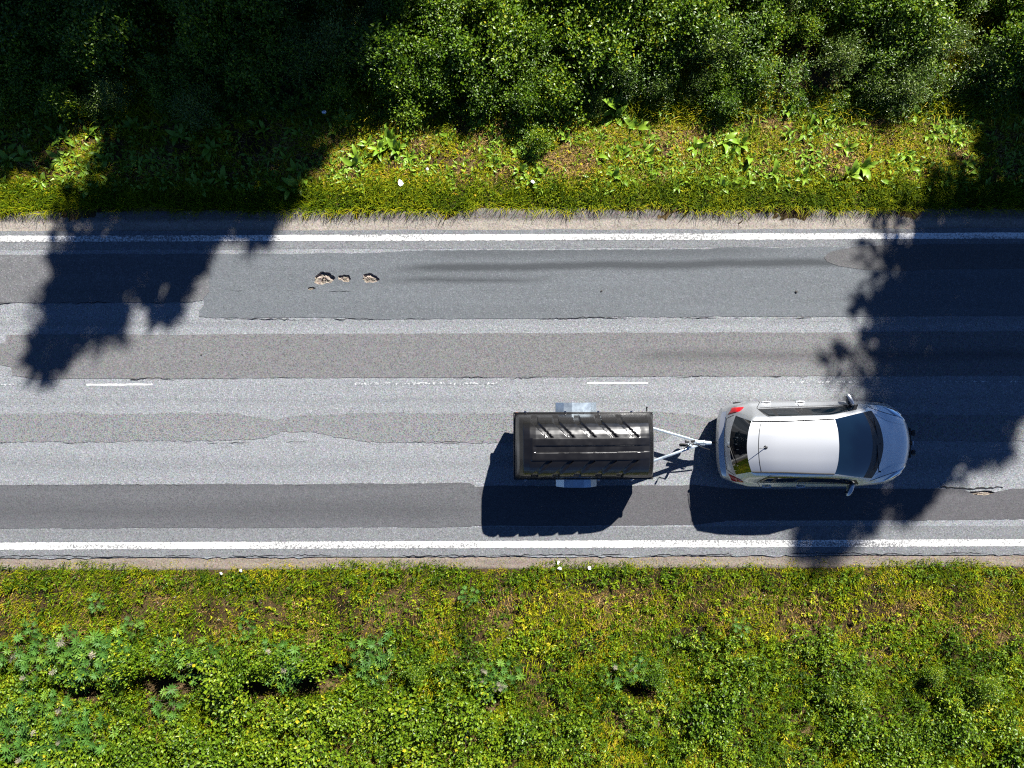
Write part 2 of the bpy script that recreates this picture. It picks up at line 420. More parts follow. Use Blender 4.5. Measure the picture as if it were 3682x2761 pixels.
# upper lane
patch(row(1082, -E, 640) + [(690, 1086), (728, 1080), (752, 1050)] + [(758, 960), (762, 915)] + row(910, 700, -E), m_pA, 'brown-grey asphalt patch with a rounded end, upper lane, left', seed=1, amp=.010, z=.0115)
patch([(732, 1098), (716, 1118), (716, 1138)] + row(1139, 760, 1240) + row(1146, 1280, 2100, 4) + row(1141, 2200, 3682 + E, 3) + row(893, 3682 + E, 2600) + row(899, 2500, 1500) + row(908, 1300, 734), m_pB, 'long smooth grey repair in the upper lane, holed by potholes', holes=(0, 1, 2, 3), seed=4, amp=.012)
patch([(2962, 925), (2985, 905), (3060, 890), (3200, 880)] + row(884, 3350, 3682 + E) + row(972, 3682 + E, 3400) + [(3250, 974), (3100, 969), (3010, 955), (2972, 940)], m_pC, 'darker oval-ended asphalt patch in the upper lane, right', z=.0125, seed=6, amp=.003, wav=.4)
patch(row(1198, 34, 3682 + E, 5) + row(1355, 3682 + E, 1900, 4) + row(1357, 1700, 130, 5) + [(44, 1350), (40, 1320), (-10, 1310), (-16, 1240), (20, 1230), (24, 1205)], m_pD, 'brown-grey strip of asphalt just above the centre line', seed=8, amp=.007)
# lower lane
patch(row(1480, -E, 850, 4) + [(930, 1498), (985, 1512), (1060, 1500), (1120, 1488)] + row(1483, 1250, 2380, 4) + [(2440, 1490), (2560, 1500)] + row(1498, 2700, 3682 + E, 4) + row(1590, 3682 + E, 2700, 4) +
      [(2560, 1578), (2480, 1570), (2420, 1558), (2380, 1585)] + row(1592, 2330, 1600, 3) + row(1586, 1500, 1320, 2) + [(1200, 1572), (1110, 1553), (1010, 1552), (960, 1572), (880, 1582)] + row(1583, 760, -E, 4), m_pE, 'coarse dark strip running under the trailer and the car', seed=10, amp=.022)
patch(row(1737, -E, 1690, 7) + [(1722, 1760), (1740, 1840), (1730, 1888)] + row(1894, 1660, -E, 7), m_pF, 'dark smooth strip in the lower lane, left of the trailer shadow', seed=12, amp=.009)
patch([(1700, 1752)] + row(1748, 1760, 2500, 4) + row(1762, 2650, 3440, 4) + [(3470, 1762), (3500, 1778), (3540, 1782), (3590, 1766)] + row(1762, 3640, 3682 + E, 2) + row(1874, 3682 + E, 2620, 4) + row(1890, 2500, 1900, 4) + [(1700, 1890), (1695, 1840)], m_pF2, 'brownish smooth strip in the lower lane under the vehicle shadows', seed=14, amp=.009, z=.0055)
# uneven darker edge strips beside the white lines
patch(row(1896, -E, 3682 + E, 8) + row(1999, 3682 + E, -E, 8), m_edge, 'grey strip of asphalt under the lower white line', z=.0035, seed=3, amp=.004)
patch(row(826, -E, 3682 + E, 8) + row(892, 3682 + E, -E, 8), m_edge, 'grey strip of asphalt under the upper white line', z=.0035, seed=5, amp=.010)

def strip(name, x0, x1, y, h, z, label, mat=m_paint):
    """painted line between columns x0 and x1 of the photo, row y, height h px"""
    A = G(x0, yc(y, x0)); B = G(x1, yc(y, x1)); w = h / PPM / 2
    n = max(2, int((B.x - A.x) / .05)); xs = np.linspace(A.x, B.x, n); yy = A.y
    up = [(x, yy + w + (vn(x, yy, 16, 3) - .5) * .010) for x in xs]; dn = [(x, yy - w + (vn(x, yy + 3, 16, 4) - .5) * .010) for x in xs]
    V = [(*p, z) for p in up] + [(*p, z) for p in dn]
    i = np.arange(n - 1)
    o = link(name, npmesh(name, V, np.stack([n + i, n + i + 1, i + 1, i], 1)), mat, road); o['label'] = label; return o
strip('edge_line', -1400, 5100, 853, 22, .0085, 'worn white edge line along the upper side of the road')
strip('edge_line', -1400, 5100, 1957, 25, .0085, 'bright white edge line along the lower side of the road')
def thin_paint(name, lo, hi):
    M = MT(name); v = M.obj(); f = M.noise(v, 18, 4, .7)
    M.l(M.mix(M.ramp(f, [(lo, 0), (hi, 1)]), (.13, .138, .146), (.62, .62, .61)), M.b.inputs['Base Color']); M.b.inputs['Roughness'].default_value = .6
    return M.m
m_dash = thin_paint('fresh_white_dash', .15, .25); m_faint = thin_paint('worn_off_dash', .50, .68)
strip('centre_dash', 312, 548, 1378, 6, .005, 'thin white centre dash near the left shadow', m_dash)
strip('centre_dash', 2112, 2330, 1378, 6, .005, 'thin white centre dash above the trailer', m_dash)
strip('centre_dash', -500, 40, 1377, 5, .005, 'worn centre dash at the left edge of the picture', m_faint)
strip('centre_dash', 1250, 1790, 1378, 8, .005, 'almost worn-off centre dash in mid road', m_faint)
strip('centre_dash', 2830, 3120, 1377, 7, .005, 'almost worn-off centre dash above the car', m_faint)
strip('centre_dash', 3380, 3700, 1377, 7, .005, 'faint centre dash in the tree shadow', m_faint)

def pothole(k):
    out, depth, label = HOLES[k]
    c = sum(out, Vector()) / len(out); n = len(out); V = []; F = []
    top = .008
    rings = [(1.03, top - .002), (.98, -depth * .3), (.93, -depth * .9), (.74, -depth), (.45, -depth * .8), (.2, -depth * .55)]
    for j, (s, z) in enumerate(rings):
        for p in out:
            q = c + (p - c) * s
            V.append((q.x + random.uniform(-.008, .008) * (j > 0), q.y + random.uniform(-.008, .008) * (j > 0), z + (random.random() - .4) * depth * (.5 if j > 2 else .15 if j else 0)))
    for j in range(len(rings) - 1):
        for i in range(n):
            F.append((j * n + i, j * n + (i + 1) % n, (j + 1) * n + (i + 1) % n, (j + 1) * n + i))
    V.append((c.x, c.y, -depth * .8)); cc = len(V) - 1; o = (len(rings) - 1) * n
    F3 = [(o + i, o + (i + 1) % n, cc) for i in range(n)]
    ob = link('pothole', npmesh('pothole', V, [np.array(F)[:, ::-1], np.array(F3)[:, ::-1]]), m_hole, road); ob['label'] = label
for k in range(5): pothole(k)
m_crack = plain('open_crack', (.010, .010, .011), .95)
def crack(pts, w, label, seed=0, keep=.45):
    """ragged dark crack; it opens and closes along its run"""
    P_ = [np.array(G(*q)[:2]) for q in pts]; Q = []
    for A, B in zip(P_, P_[1:]):
        n = max(2, int(np.linalg.norm(B - A) / .03))
        for k in range(n): Q.append(A + (B - A) * k / n)
    Q = np.array(Q); Q[:, 1] += (vn(Q[:, 0], Q[:, 1], 14, seed) - .5) * .04 + (vn(Q[:, 0], Q[:, 1], 1.6, seed + 2) - .5) * .04
    op = np.clip((fbm(Q[:, 0], Q[:, 1] * 0 + seed, 1.7, seed) - keep) * 5, 0, 1) * w * (.4 + vn(Q[:, 0], Q[:, 1], 14, seed + 4))
    n = len(Q); V = np.concatenate([np.c_[Q[:, 0], Q[:, 1] + op / 2, np.full(n, .0136)], np.c_[Q[:, 0], Q[:, 1] - op / 2, np.full(n, .0136)]])
    i = np.arange(n - 1); i = i[(op[:-1] + op[1:]) > .003]
    o = link('crack', npmesh('crack', V, np.stack([n + i, n + i + 1, i + 1, i], 1)), m_crack, road); o['label'] = label
crack(row(1085, -300, 690, 3), .016, 'dark crack along the lower edge of the left patch', 1, .40)
crack([(470, 1362), (560, 1360), (620, 1368), (680, 1356)], .022, 'branching crack by the left centre dash', 2, .30)
crack(row(1357, 700, 3000, 4), .011, 'fine crack below the brown strip', 3, .50)
crack(row(1145, 740, 3100, 6), .014, 'broken seam below the long smooth repair', 5, .47)
crack(row(1042, 740, 1900, 4), .009, 'hairline seam inside the long repair', 6, .50)
crack(row(1586, 0, 1700, 4), .011, 'broken lower edge of the coarse dark strip', 7, .52)
crack(row(1738, 100, 1650, 4), .009, 'seam above the dark smooth strip', 8, .52)
crack(row(1994, -300, 3900, 8), .014, 'crack along the lower edge of the asphalt', 9, .42)
crack([(3380, 1752), (3440, 1757), (3520, 1760), (3610, 1752)], .028, 'broken edge above the crumbled hollow ahead of the car', 10, .2)
# ------------------------------------------------------------------ materials of the vehicles
m_silver = plain('silver_car_paint', (.57, .58, .59), .48, metal=.95, coat=.7, var=.0, vscale=3)
m_glass = plain('dark_car_glass', (.001, .004, .007), .03, coat=.6, spec=.9)
m_blackp = plain('black_trim_plastic', (.012, .012, .013), .45, var=.3, vscale=25)
m_rubber = plain('tyre_rubber', (.014, .014, .014), .85)
m_gap = plain('panel_gap', (.010, .010, .010), .8)
m_red = plain('red_lamp_lens', (.42, .006, .010), .12, coat=.6)
m_lens = plain('clear_lamp_lens', (.45, .50, .55), .06, metal=.9, coat=1.0)
m_chrome = plain('chrome', (.75, .75, .76), .12, metal=1.0)
m_amber = plain('amber_lens', (.55, .16, .01), .15, coat=.5)
m_galv = plain('galvanised_steel', (.52, .60, .66), .40, metal=.85, var=.22, vscale=9)
m_lid = plain('black_moulded_plastic', (.006, .0055, .0055), .29, spec=.62, var=.25, vscale=5)
m_ply = plain('black_film_plywood', (.020, .017, .015), .5, var=.3, vscale=8)
m_white = plain('white_plastic', (.75, .75, .75), .5)
m_seat = plain('dark_upholstery', (.05, .05, .055), .9)

# ------------------------------------------------------------------ the car: a surface lofted through cross sections
CAR = empty('hatchback_car', (6.337, -1.262, 0), .0)
tag(CAR, 'silver five-door hatchback towing the trailer, hood in tree shade', 'car')
# stations front to rear; each C0 sill .. C7 middle, (x, y, z)
STN = [
 [(1.50,.74,.26),(1.55,.73,.28),(1.62,.70,.29),(1.72,.63,.30),(1.82,.53,.30),(1.88,.41,.30),(1.93,.21,.30),(1.945,0,.30)],
 [(1.50,.77,.30),(1.56,.77,.38),(1.64,.745,.46),(1.76,.665,.50),(1.87,.55,.52),(1.945,.42,.53),(1.995,.21,.54),(2.015,0,.54)],
 [(1.42,.80,.26),(1.43,.835,.44),(1.50,.825,.62),(1.64,.720,.715),(1.755,.575,.735),(1.825,.44,.74),(1.875,.21,.75),(1.89,0,.755)],
 [(1.15,.82,.25),(1.15,.865,.46),(1.18,.865,.68),(1.27,.790,.835),(1.38,.645,.875),(1.46,.485,.885),(1.53,.23,.895),(1.55,0,.90)],
 [(.80,.83,.24),(.80,.882,.48),(.80,.888,.72),(.82,.835,.895),(.96,.765,.945),(1.02,.695,.965),(1.19,.35,1.0),(1.245,0,1.01)],
 [(.62,.83,.23),(.62,.886,.48),(.62,.893,.73),(.63,.818,.93),(.735,.718,1.055),(.79,.662,1.085),(.93,.33,1.115),(.97,0,1.12)],
 [(.02,.83,.22),(.02,.888,.48),(.02,.897,.74),(.02,.795,.955),(.03,.612,1.385),(.06,.545,1.435),(.115,.27,1.475),(.127,0,1.485)],
 [(-.37,.83,.22),(-.37,.888,.48),(-.37,.897,.745),(-.37,.790,.960),(-.37,.602,1.415),(-.37,.530,1.465),(-.37,.27,1.500),(-.37,0,1.508)],
 [(-.56,.83,.22),(-.56,.888,.48),(-.56,.897,.75),(-.56,.788,.965),(-.56,.598,1.418),(-.56,.522,1.466),(-.56,.265,1.500),(-.56,0,1.508)],
 [(-1.05,.83,.22),(-1.05,.886,.48),(-1.05,.895,.765),(-1.05,.782,.985),(-1.05,.585,1.405),(-1.08,.505,1.450),(-1.10,.25,1.485),(-1.10,0,1.492)],
 [(-1.46,.82,.24),(-1.46,.868,.48),(-1.46,.878,.80),(-1.44,.772,1.01),(-1.52,.575,1.345),(-1.57,.505,1.385),(-1.655,.25,1.425),(-1.68,0,1.432)],
 [(-1.74,.78,.28),(-1.74,.815,.48),(-1.73,.805,.80),(-1.72,.735,.955),(-1.745,.665,1.00),(-1.775,.600,1.02),(-1.885,.27,1.045),(-1.912,0,1.05)],
 [(-1.86,.73,.30),(-1.86,.755,.46),(-1.86,.735,.62),(-1.875,.680,.70),(-1.885,.610,.715),(-1.895,.520,.72),(-1.925,.25,.725),(-1.935,0,.725)],
 [(-1.89,.72,.30),(-1.90,.745,.44),(-1.915,.725,.56),(-1.945,.672,.635),(-1.970,.605,.655),(-1.995,.510,.665),(-2.022,.25,.67),(-2.032,0,.67)],
 [(-1.89,.71,.30),(-1.905,.725,.38),(-1.925,.700,.42),(-1.950,.650,.45),(-1.975,.585,.46),(-1.995,.49,.46),(-2.018,.25,.46),(-2.026,0,.46)],
 [(-1.86,.69,.28),(-1.87,.69,.28),(-1.88,.665,.28),(-1.90,.62,.28),(-1.92,.56,.28),(-1.94,.47,.28),(-1.955,.24,.28),(-1.96,0,.28)],
]
A_ = np.array(STN)
FULL = np.concatenate([A_, (A_ * np.array([1, -1, 1]))[:, -2::-1]], 1)     # both halves: 15 columns
def pchip(P, m, crease=()):
    d = P[1:] - P[:-1]; n = len(P)
    T0 = np.empty_like(P); T1 = np.empty_like(P)          # tangents leaving / arriving
    for i in range(n):
        if i == 0: t = d[0]; T0[i] = T1[i] = t; continue
        if i == n - 1: T0[i] = T1[i] = d[-1]; continue
        if i in crease: T0[i] = d[i]; T1[i] = d[i - 1]; continue
        a_, b_ = d[i - 1], d[i]; s = a_ * b_
        h = np.where(s > 0, 2 * s / np.where(np.abs(a_ + b_) < 1e-9, 1e-9, a_ + b_), 0); T0[i] = T1[i] = h
    out = []
    for i in range(n - 1):
        for k in range(m):
            t = k / m
            out.append((2*t**3-3*t**2+1) * P[i] + (t**3-2*t**2+t) * T0[i] + (-2*t**3+3*t**2) * P[i+1] + (t**3-t**2) * T1[i+1])
    out.append(P[-1]); return np.array(out)
MS, MTT = 8, 6
DG = pchip(FULL, MS, crease=(4, 6, 10, 11, 12, 13))
DG = np.swapaxes(pchip(np.swapaxes(DG, 0, 1), MTT, crease=(3, 11)), 0, 1)
def S(s, t):
    """surface point at station s, column t"""
    u, v = np.clip(s * MS, 0, DG.shape[0] - 1.001), np.clip(t * MTT, 0, DG.shape[1] - 1.001)
    i, j = int(u), int(v); fu, fv = u - i, v - j
    return (DG[i, j] * (1-fu) + DG[i+1, j] * fu) * (1-fv) + (DG[i, j+1] * (1-fu) + DG[i+1, j+1] * fu) * fv
def Nrm(s, t, e=.03):
    a_ = S(s + e, t) - S(s - e, t); b_ = S(s, t + e) - S(s, t - e); n = np.cross(b_, a_)
    n = n / (np.linalg.norm(n) + 1e-9)
    c = S(s, t) - np.array([np.clip(S(s, t)[0], -1.3, 1.3), 0, .6])
    return n if n @ c > 0 else -n
ns, nt = DG.shape[0] - 1, DG.shape[1] - 1
reg = np.zeros((ns, nt), int)
for i in range(ns):
    for j in range(nt):
        s, t = (i + .5) / MS, (j + .5) / MTT; tt = min(t, 14 - t)
        if 4 < s < 5 and tt > 5: r = 2            # cowl
        elif 5 < s < 6 and tt > 5: r = 3          # windscreen
        elif 6 < s < 10 and tt > 5: r = 4         # roof
        elif 10 < s < 11 and tt > 5: r = 5        # rear window
        elif 2 < s < 4 and tt > 4: r = 1          # hood
        elif 5 < s < 7.5 and tt < 3: r = 6 + (t > 7)      # front doors
        elif 7.5 < s < 9.3 and tt < 3: r = 8 + (t > 7)    # rear doors
        elif s > 12: r = 10                       # rear bumper
        elif s < 2: r = 11                        # front bumper
        else: r = 0
        reg[i, j] = r
def cells(name, r, mat, parent):
    idx = np.full((ns + 1) * (nt + 1), -1); V = []; F = []
    for i, j in zip(*np.where(reg == r)):
        q = []
        for a_, b_ in ((i, j), (i + 1, j), (i + 1, j + 1), (i, j + 1)):
            k = a_ * (nt + 1) + b_
            if idx[k] < 0: idx[k] = len(V); V.append(DG[a_, b_])
            q.append(idx[k])
        F.append(q)
    bm = bmesh.new(); vv = [bm.verts.new(v) for v in V]
    for q in F:
        if len(set(q)) == 4: bm.faces.new([vv[k] for k in q])
    bmesh.ops.remove_doubles(bm, verts=bm.verts, dist=.0005)
    bm.normal_update()
    up = sum((f.normal.dot(f.calc_center_median() - Vector((0, 0, .55))) for f in bm.faces))
    if up < 0: bmesh.ops.reverse_faces(bm, faces=bm.faces)
    me = bpy.data.meshes.new(name); bm.to_mesh(me); bm.free()
    me.polygons.foreach_set('use_smooth', np.ones(len(me.polygons), bool)); me.set_sharp_from_angle(angle=math.radians(38))
    return link(name, me, mat, parent)
body = cells('body', 0, m_silver, CAR)
hood = cells('hood', 1, m_silver, CAR)
cells('cowl', 2, m_blackp, CAR)
cells('windscreen', 3, m_glass, CAR)
roof = cells('roof', 4, m_silver, CAR)
rwin = cells('rear_window', 5, m_glass, CAR)
doors = [cells('front_door', 6, m_silver, CAR), cells('front_door', 7, m_silver, CAR), cells('rear_door', 8, m_silver, CAR), cells('rear_door', 9, m_silver, CAR)]
rb = cells('rear_bumper', 10, m_silver, CAR); fb = cells('front_bumper', 11, m_silver, CAR)

def spatch(name, quad, mat, parent, off=.004, nu=10, nv=6, bulge=0.0):
    """patch over the body between four (s,t) corners, lifted by off"""
    q = [np.array(p, float) for p in quad]; V = []
    for i in range(nu + 1):
        for j in range(nv + 1):
            u, v = i / nu, j / nv
            st = (q[0] * (1-u) + q[1] * u) * (1-v) + (q[3] * (1-u) + q[2] * u) * v
            e = bulge * 4 * u * (1-u) * 4 * v * (1-v)
            edge = min(u, 1 - u, v, 1 - v) < 1e-6
            V.append(S(*st) + Nrm(*st) * ((-.004 if edge else off) + e))
    n = nv + 1; i, j = np.meshgrid(np.arange(nu), np.arange(nv), indexing='ij'); a_ = (i * n + j).ravel()
    me = npmesh(name, np.array(V), np.stack([a_, a_ + n, a_ + n + 1, a_ + 1], 1), smooth=True)
    bm = bmesh.new(); bm.from_mesh(me); bm.normal_update()
    if sum(f.normal.dot(f.calc_center_median() - Vector((0, 0, .55))) for f in bm.faces) < 0: bmesh.ops.reverse_faces(bm, faces=bm.faces)
    bm.to_mesh(me); bm.free()
    return link(name, me, mat, parent)
def sline(name, pts, r, mat, parent, off=.0, n=14):
    P = []
    for (s0, t0), (s1, t1) in zip(pts, pts[1:]):
        for k in range(n): f = k / n; st = (s0 + (s1 - s0) * f, t0 + (t1 - t0) * f); P.append(Vector(S(*st) + Nrm(*st) * off))
    P.append(Vector(S(*pts[-1]) + Nrm(*pts[-1]) * off))
    bm = bmesh.new(); tube(bm, P, r, 6); return link(name, bm_mesh(name, bm), mat, parent)
for sg in (0, 1):
    f = (lambda t: t) if sg == 0 else (lambda t: 14 - t)
    spatch('window_surround', [(4.55, f(3.02)), (9.80, f(3.10)), (9.38, f(3.97)), (5.15, f(3.97))], m_blackp, body, .0015, 60, 8)
    spatch('side_window', [(4.75, f(3.12)), (6.95, f(3.10)), (6.95, f(3.93)), (5.35, f(3.92))], m_glass, doors[sg], .005, 16)
    spatch('side_window', [(8.05, f(3.10)), (9.0, f(3.12)), (9.0, f(3.92)), (8.05, f(3.93))], m_glass, doors[2 + sg], .005)
    spatch('quarter_window', [(9.04, f(3.12)), (9.66, f(3.20)), (9.30, f(3.85)), (9.04, f(3.92))], m_glass, body, .005)
    spatch('pillar_trim', [(6.97, f(3.06)), (8.03, f(3.06)), (8.03, f(3.95)), (6.97, f(3.95))], m_blackp, body, .003)
    spatch('mirror_corner', [(4.25, f(2.96)), (4.78, f(3.08)), (5.15, f(3.75)), (4.55, f(3.25))], m_blackp, body, .004)
    spatch('headlight', [(1.35, f(2.95)), (3.05, f(3.05)), (2.62, f(4.2)), (1.62, f(5.25))], m_lens, body, .010, 12, 8, .006)
    spatch('headlight_bowl', [(2.0, f(3.35)), (2.45, f(3.35)), (2.35, f(4.0)), (1.95, f(4.05))], m_chrome, body, .016, 6, 6, .008)
    spatch('taillight', [(10.45, f(2.75)), (11.5, f(2.3)), (11.9, f(4.3)), (11.05, f(4.05))], m_red, body, .010, 10, 8, .006)
    # shut lines
    sline('roof_trim', [(6.02, f(5)), (9.97, f(5))], .014, m_gap, roof, .004, 40)
    sline('door_gap', [(5.0, f(.4)), (4.85, f(2.9))], .006, m_gap, doors[sg]); sline('door_gap', [(7.5, f(.3)), (7.5, f(3.0))], .006, m_gap, doors[sg])
    sline('door_gap', [(9.3, f(.6)), (9.45, f(2.4)), (9.75, f(3.1)), (9.35, f(4.02)), (8.5, f(4.04))], .006, m_gap, doors[2 + sg])
    sline('hood_gap', [(2.05, f(4.35)), (3.0, f(4.1)), (3.95, f(4.05))], .006, m_gap, hood)
    sline('belt_trim', [(4.7, f(3.04)), (7.0, f(3.03)), (9.6, f(3.1))], .007, m_blackp, body, .002, 20)
    sline('hood_crease', [(2.1, f(5.3)), (3.0, f(5.15)), (3.95, f(5.25))], .010, m_silver, hood, -.004, 16)
    # handles
    for d, s in ((doors[sg], 7.1), (doors[2 + sg], 9.12)):
        p = Vector(S(s, f(2.45))); n_ = Vector(Nrm(s, f(2.45)))
        bm = bmesh.new(); box(bm, p + n_ * .022 + Vector((0, 0, 0)), (.17, .022, .028), bev=.009)
        box(bm, p + n_ * .010 + Vector((-.075, 0, 0)), (.035, .03, .028), bev=.006); box(bm, p + n_ * .010 + Vector((.075, 0, 0)), (.035, .03, .028), bev=.006)
        link('door_handle', bm_mesh('door_handle', bm), m_silver, d)
        bm = bmesh.new(); box(bm, p - n_ * .002, (.08, .010, .04), bev=.004); link('handle_recess', bm_mesh('handle_recess', bm), m_gap, d)
    # mirror: stalk, shell and glass
    y = 1 if sg == 0 else -1
    bm = bmesh.new(); prof = [(.0, .02), (.03, .070), (.10, .082), (.18, .074), (.235, .045), (.25, .012)]
    rings = []
    for (l_, h_) in prof:
        ring = []
        for k in range(12):
            a_ = 2 * math.pi * k / 12
            ring.append(bm.verts.new((.60 - .10 * (l_ / .25) + math.cos(a_) * h_ * .62 + (.018 if math.cos(a_) > 0 else 0), y * (.80 + l_), 1.0 + math.sin(a_) * h_)))
        rings.append(ring)
    for R0, R1 in zip(rings, rings[1:]):
        for k in range(12): bm.faces.new((R0[k], R0[(k + 1) % 12], R1[(k + 1) % 12], R1[k]))
    bm.faces.new(rings[0]); bm.faces.new(rings[-1])
    mir = link('wing_mirror', bm_mesh('wing_mirror', bm, angle=50), m_silver, CAR)
    bm = bmesh.new(); box(bm, (.50, y * .91, 1.0), (.012, .17, .115), Matrix.Rotation(y * .38, 3, 'Z'), .004); link('mirror_glass', bm_mesh('mirror_glass', bm), m_glass, mir)
    bm = bmesh.new(); tube(bm, [(.62, y * .79, .96), (.60, y * .84, .98)], [.035, .03], 8); link('mirror_stalk', bm_mesh('mirror_stalk', bm), m_blackp, mir)
# wheels with dark arches
for x in (1.17, -1.28):
    for y in (1, -1):
        w = link('wheel', None, None, CAR, (x, y * .755, .305))
        Mx = Matrix.Rotation(math.pi / 2, 4, 'X')
        bm = bmesh.new(); lathe(bm, [(.20, -.10), (.27, -.105), (.30, -.085), (.305, 0), (.30, .085), (.27, .105), (.20, .10)], Mx, 28); link('tyre', bm_mesh('tyre', bm), m_rubber, w)
        bm = bmesh.new(); lathe(bm, [(.03, -.085), (.06, -.09), (.19, -.07), (.205, -.095), (.205, .095), (.19, .07), (.06, .09), (.03, .085)], Mx, 20); link('rim', bm_mesh('rim', bm), m_chrome, w)
        bm = bmesh.new()
        pts = [(x + math.cos(a_) * .355, y * .838, .305 + math.sin(a_) * .355) for a_ in np.linspace(.25, math.pi - .25, 16)]
        tube(bm, pts, .022, 6); link('wheel_arch', bm_mesh('wheel_arch', bm), m_gap, body)
# roof aerial, rear wiper, brake lamp, bumper trim, front wipers
bm = bmesh.new(); lathe(bm, [(.045, 0), (.042, .02), (.022, .045), (.012, .05)], Matrix.Translation((-1.32, -.01, 1.452)), 14)
ab = link('aerial', bm_mesh('aerial', bm), m_blackp, CAR)
bm = bmesh.new(); tube(bm, [(-1.33, -.01, 1.49), (-1.53, -.01, 1.70)], [.008, .0055], 6); link('aerial_mast', bm_mesh('aerial_mast', bm), m_blackp, ab)
bm = bmesh.new(); P = [Vector(S(10.95 - .18 * math.sin(k / 8 * 1.4), 7.1 + k * .16)) + Vector((-.02, 0, .015)) for k in range(9)]; tube(bm, P, .008, 6)
lathe(bm, [(.028, 0), (.026, .02), (.01, .028)], Matrix.Translation(Vector(S(11.05, 7.1)) + Vector((-.01, 0, 0))) @ Matrix.Rotation(-1.3, 4, 'Y'), 12); link('rear_wiper', bm_mesh('rear_wiper', bm), m_blackp, CAR)
sline('tailgate_gap', [(11.2, 4.7), (11.9, 5.0), (11.95, 7), (11.9, 9.0), (11.2, 9.3)], .006, m_gap, CAR)
sline('roof_seam', [(9.62, 5.05), (9.62, 8.95)], .007, m_gap, roof, .001, 30)
for y0, y1 in ((-.55, .0), (.02, .55)):
    bm = bmesh.new(); tube(bm, [(1.13, y0, 1.045), (1.08 - .12 * abs(y1), y1, 1.075)], .009, 6); box(bm, (1.15, y0, 1.04), (.05, .03, .02), bev=.005)
    link('wiper', bm_mesh('wiper', bm), m_gap, CAR)
bm = bmesh.new(); box(bm, (1.985, 0, .60), (.04, .62, .10), bev=.01); link('grille', bm_mesh('grille', bm), m_gap, fb)
bm = bmesh.new(); box(bm, (2.02, 0, .66), (.015, .10, .075), bev=.005); link('badge', bm_mesh('badge', bm), m_chrome, fb)
# two auxiliary driving lamps on a bar ahead of the bumper
bm = bmesh.new(); tube(bm, [(1.97, -.34, .50), (2.05, -.30, .50), (2.06, .30, .50), (1.97, .34, .50)], .012, 6); bar = link('lamp_bar', bm_mesh('lamp_bar', bm), m_blackp, CAR)
for y in (.205, -.205):
    bm = bmesh.new(); Mx = Matrix.Translation((2.05, y, .60)) @ Matrix.Rotation(math.pi / 2, 4, 'Y')
    lathe(bm, [(.02, -.035), (.04, -.02), (.062, .025), (.067, .042), (.062, .046)], Mx, 18); tube(bm, [(2.055, y, .50), (2.055, y, .53)], .014, 6)
    al = link('driving_lamp', bm_mesh('driving_lamp', bm), m_blackp, CAR)
    bm = bmesh.new(); lathe(bm, [(.060, .045), (.058, .049), (.02, .052)], Mx, 18); link('lamp_glass', bm_mesh('lamp_glass', bm), m_lens, al)
bm = bmesh.new(); tube(bm, [(-1.85, 0, .36), (-2.07, 0, .36), (-2.14, 0, .39)], .02, 8); tube(bm, [(-2.14, 0, .38), (-2.14, 0, .43)], .025, 10); link('tow_ball', bm_mesh('tow_ball', bm), m_blackp, CAR)
bm = bmesh.new(); box(bm, (0, 0, .27), (3.1, 1.5, .1), bev=.03); link('underbody', bm_mesh('underbody', bm), m_gap, CAR)

# ------------------------------------------------------------------ the trailer
TX0, TX1, TCY, THW = .042, 2.873, -1.274, .677
RIM, LID = .90, .77
TRL = empty('covered_trailer', (0, 0, 0))
tag(TRL, 'black box trailer with a tall ribbed plastic lid, hitched to the car', 'trailer')
bm = bmesh.new(); L_, cx = TX1 - TX0, (TX0 + TX1) / 2
box(bm, (cx, TCY, .675), (L_ - .02, THW * 2 - .03, .45), bev=.012)
boxo = link('trailer_box', bm_mesh('trailer_box', bm), m_ply, TRL)
for k in range(5):
    for y in (1, -1):
        bm = bmesh.new(); box(bm, (TX0 + .12 + k * (L_ - .24) / 4, TCY + y * (THW - .008), .67), (.05, .022, .42), bev=.004); link('side_post', bm_mesh('side_post', bm), m_blackp, boxo)
# moulded lid as a relief over its plan
NU, NV = 230, 130
u = np.linspace(0, 1, NU); v = np.linspace(-1, 1, NV)
U, Vv = np.meshgrid(u, v, indexing='ij'); X = TX0 + U * L_; xf = (1 - U) * L_; xr = U * L_; av = np.abs(Vv)
prof = np.interp(xf, [0, .025, .07, .16, .36, .8, 1.4, 2.3, 2.83], [0, .40, .64, .80, .88, .935, .97, 1.0, 1.0])
rear = np.interp(xr, [0, .02, .05, .10, .18, .30, .42], [0, .08, .48, .76, .92, .985, 1.0])
edge = np.clip((1 - av) / .98, 0, 1)
def smooth1(q, xp, fp, w):
    """piecewise profile with its bends rounded off over a width w"""
    g = np.linspace(-w * 2, max(xp) + w * 2, 1200); f = np.interp(g, xp, fp); n = max(3, int(w / (g[1] - g[0]))); k = np.hanning(n + 2); k /= k.sum()
    return np.interp(q, g, np.convolve(np.pad(f, n, mode='edge'), k, 'same')[n:-n])
sec = smooth1(av, [0, .29, .33, .43, .53, .63, .73, .82, .89, .94, .97, 1.0], [1.0, .994, .985, .962, .925, .868, .785, .66, .49, .27, .05, .0], .07)
base = LID * prof * sec * rear
flat = sstep(0.0, .05, np.minimum(np.minimum(xr - .05, xf - .02), (1 - av) * THW - .02))
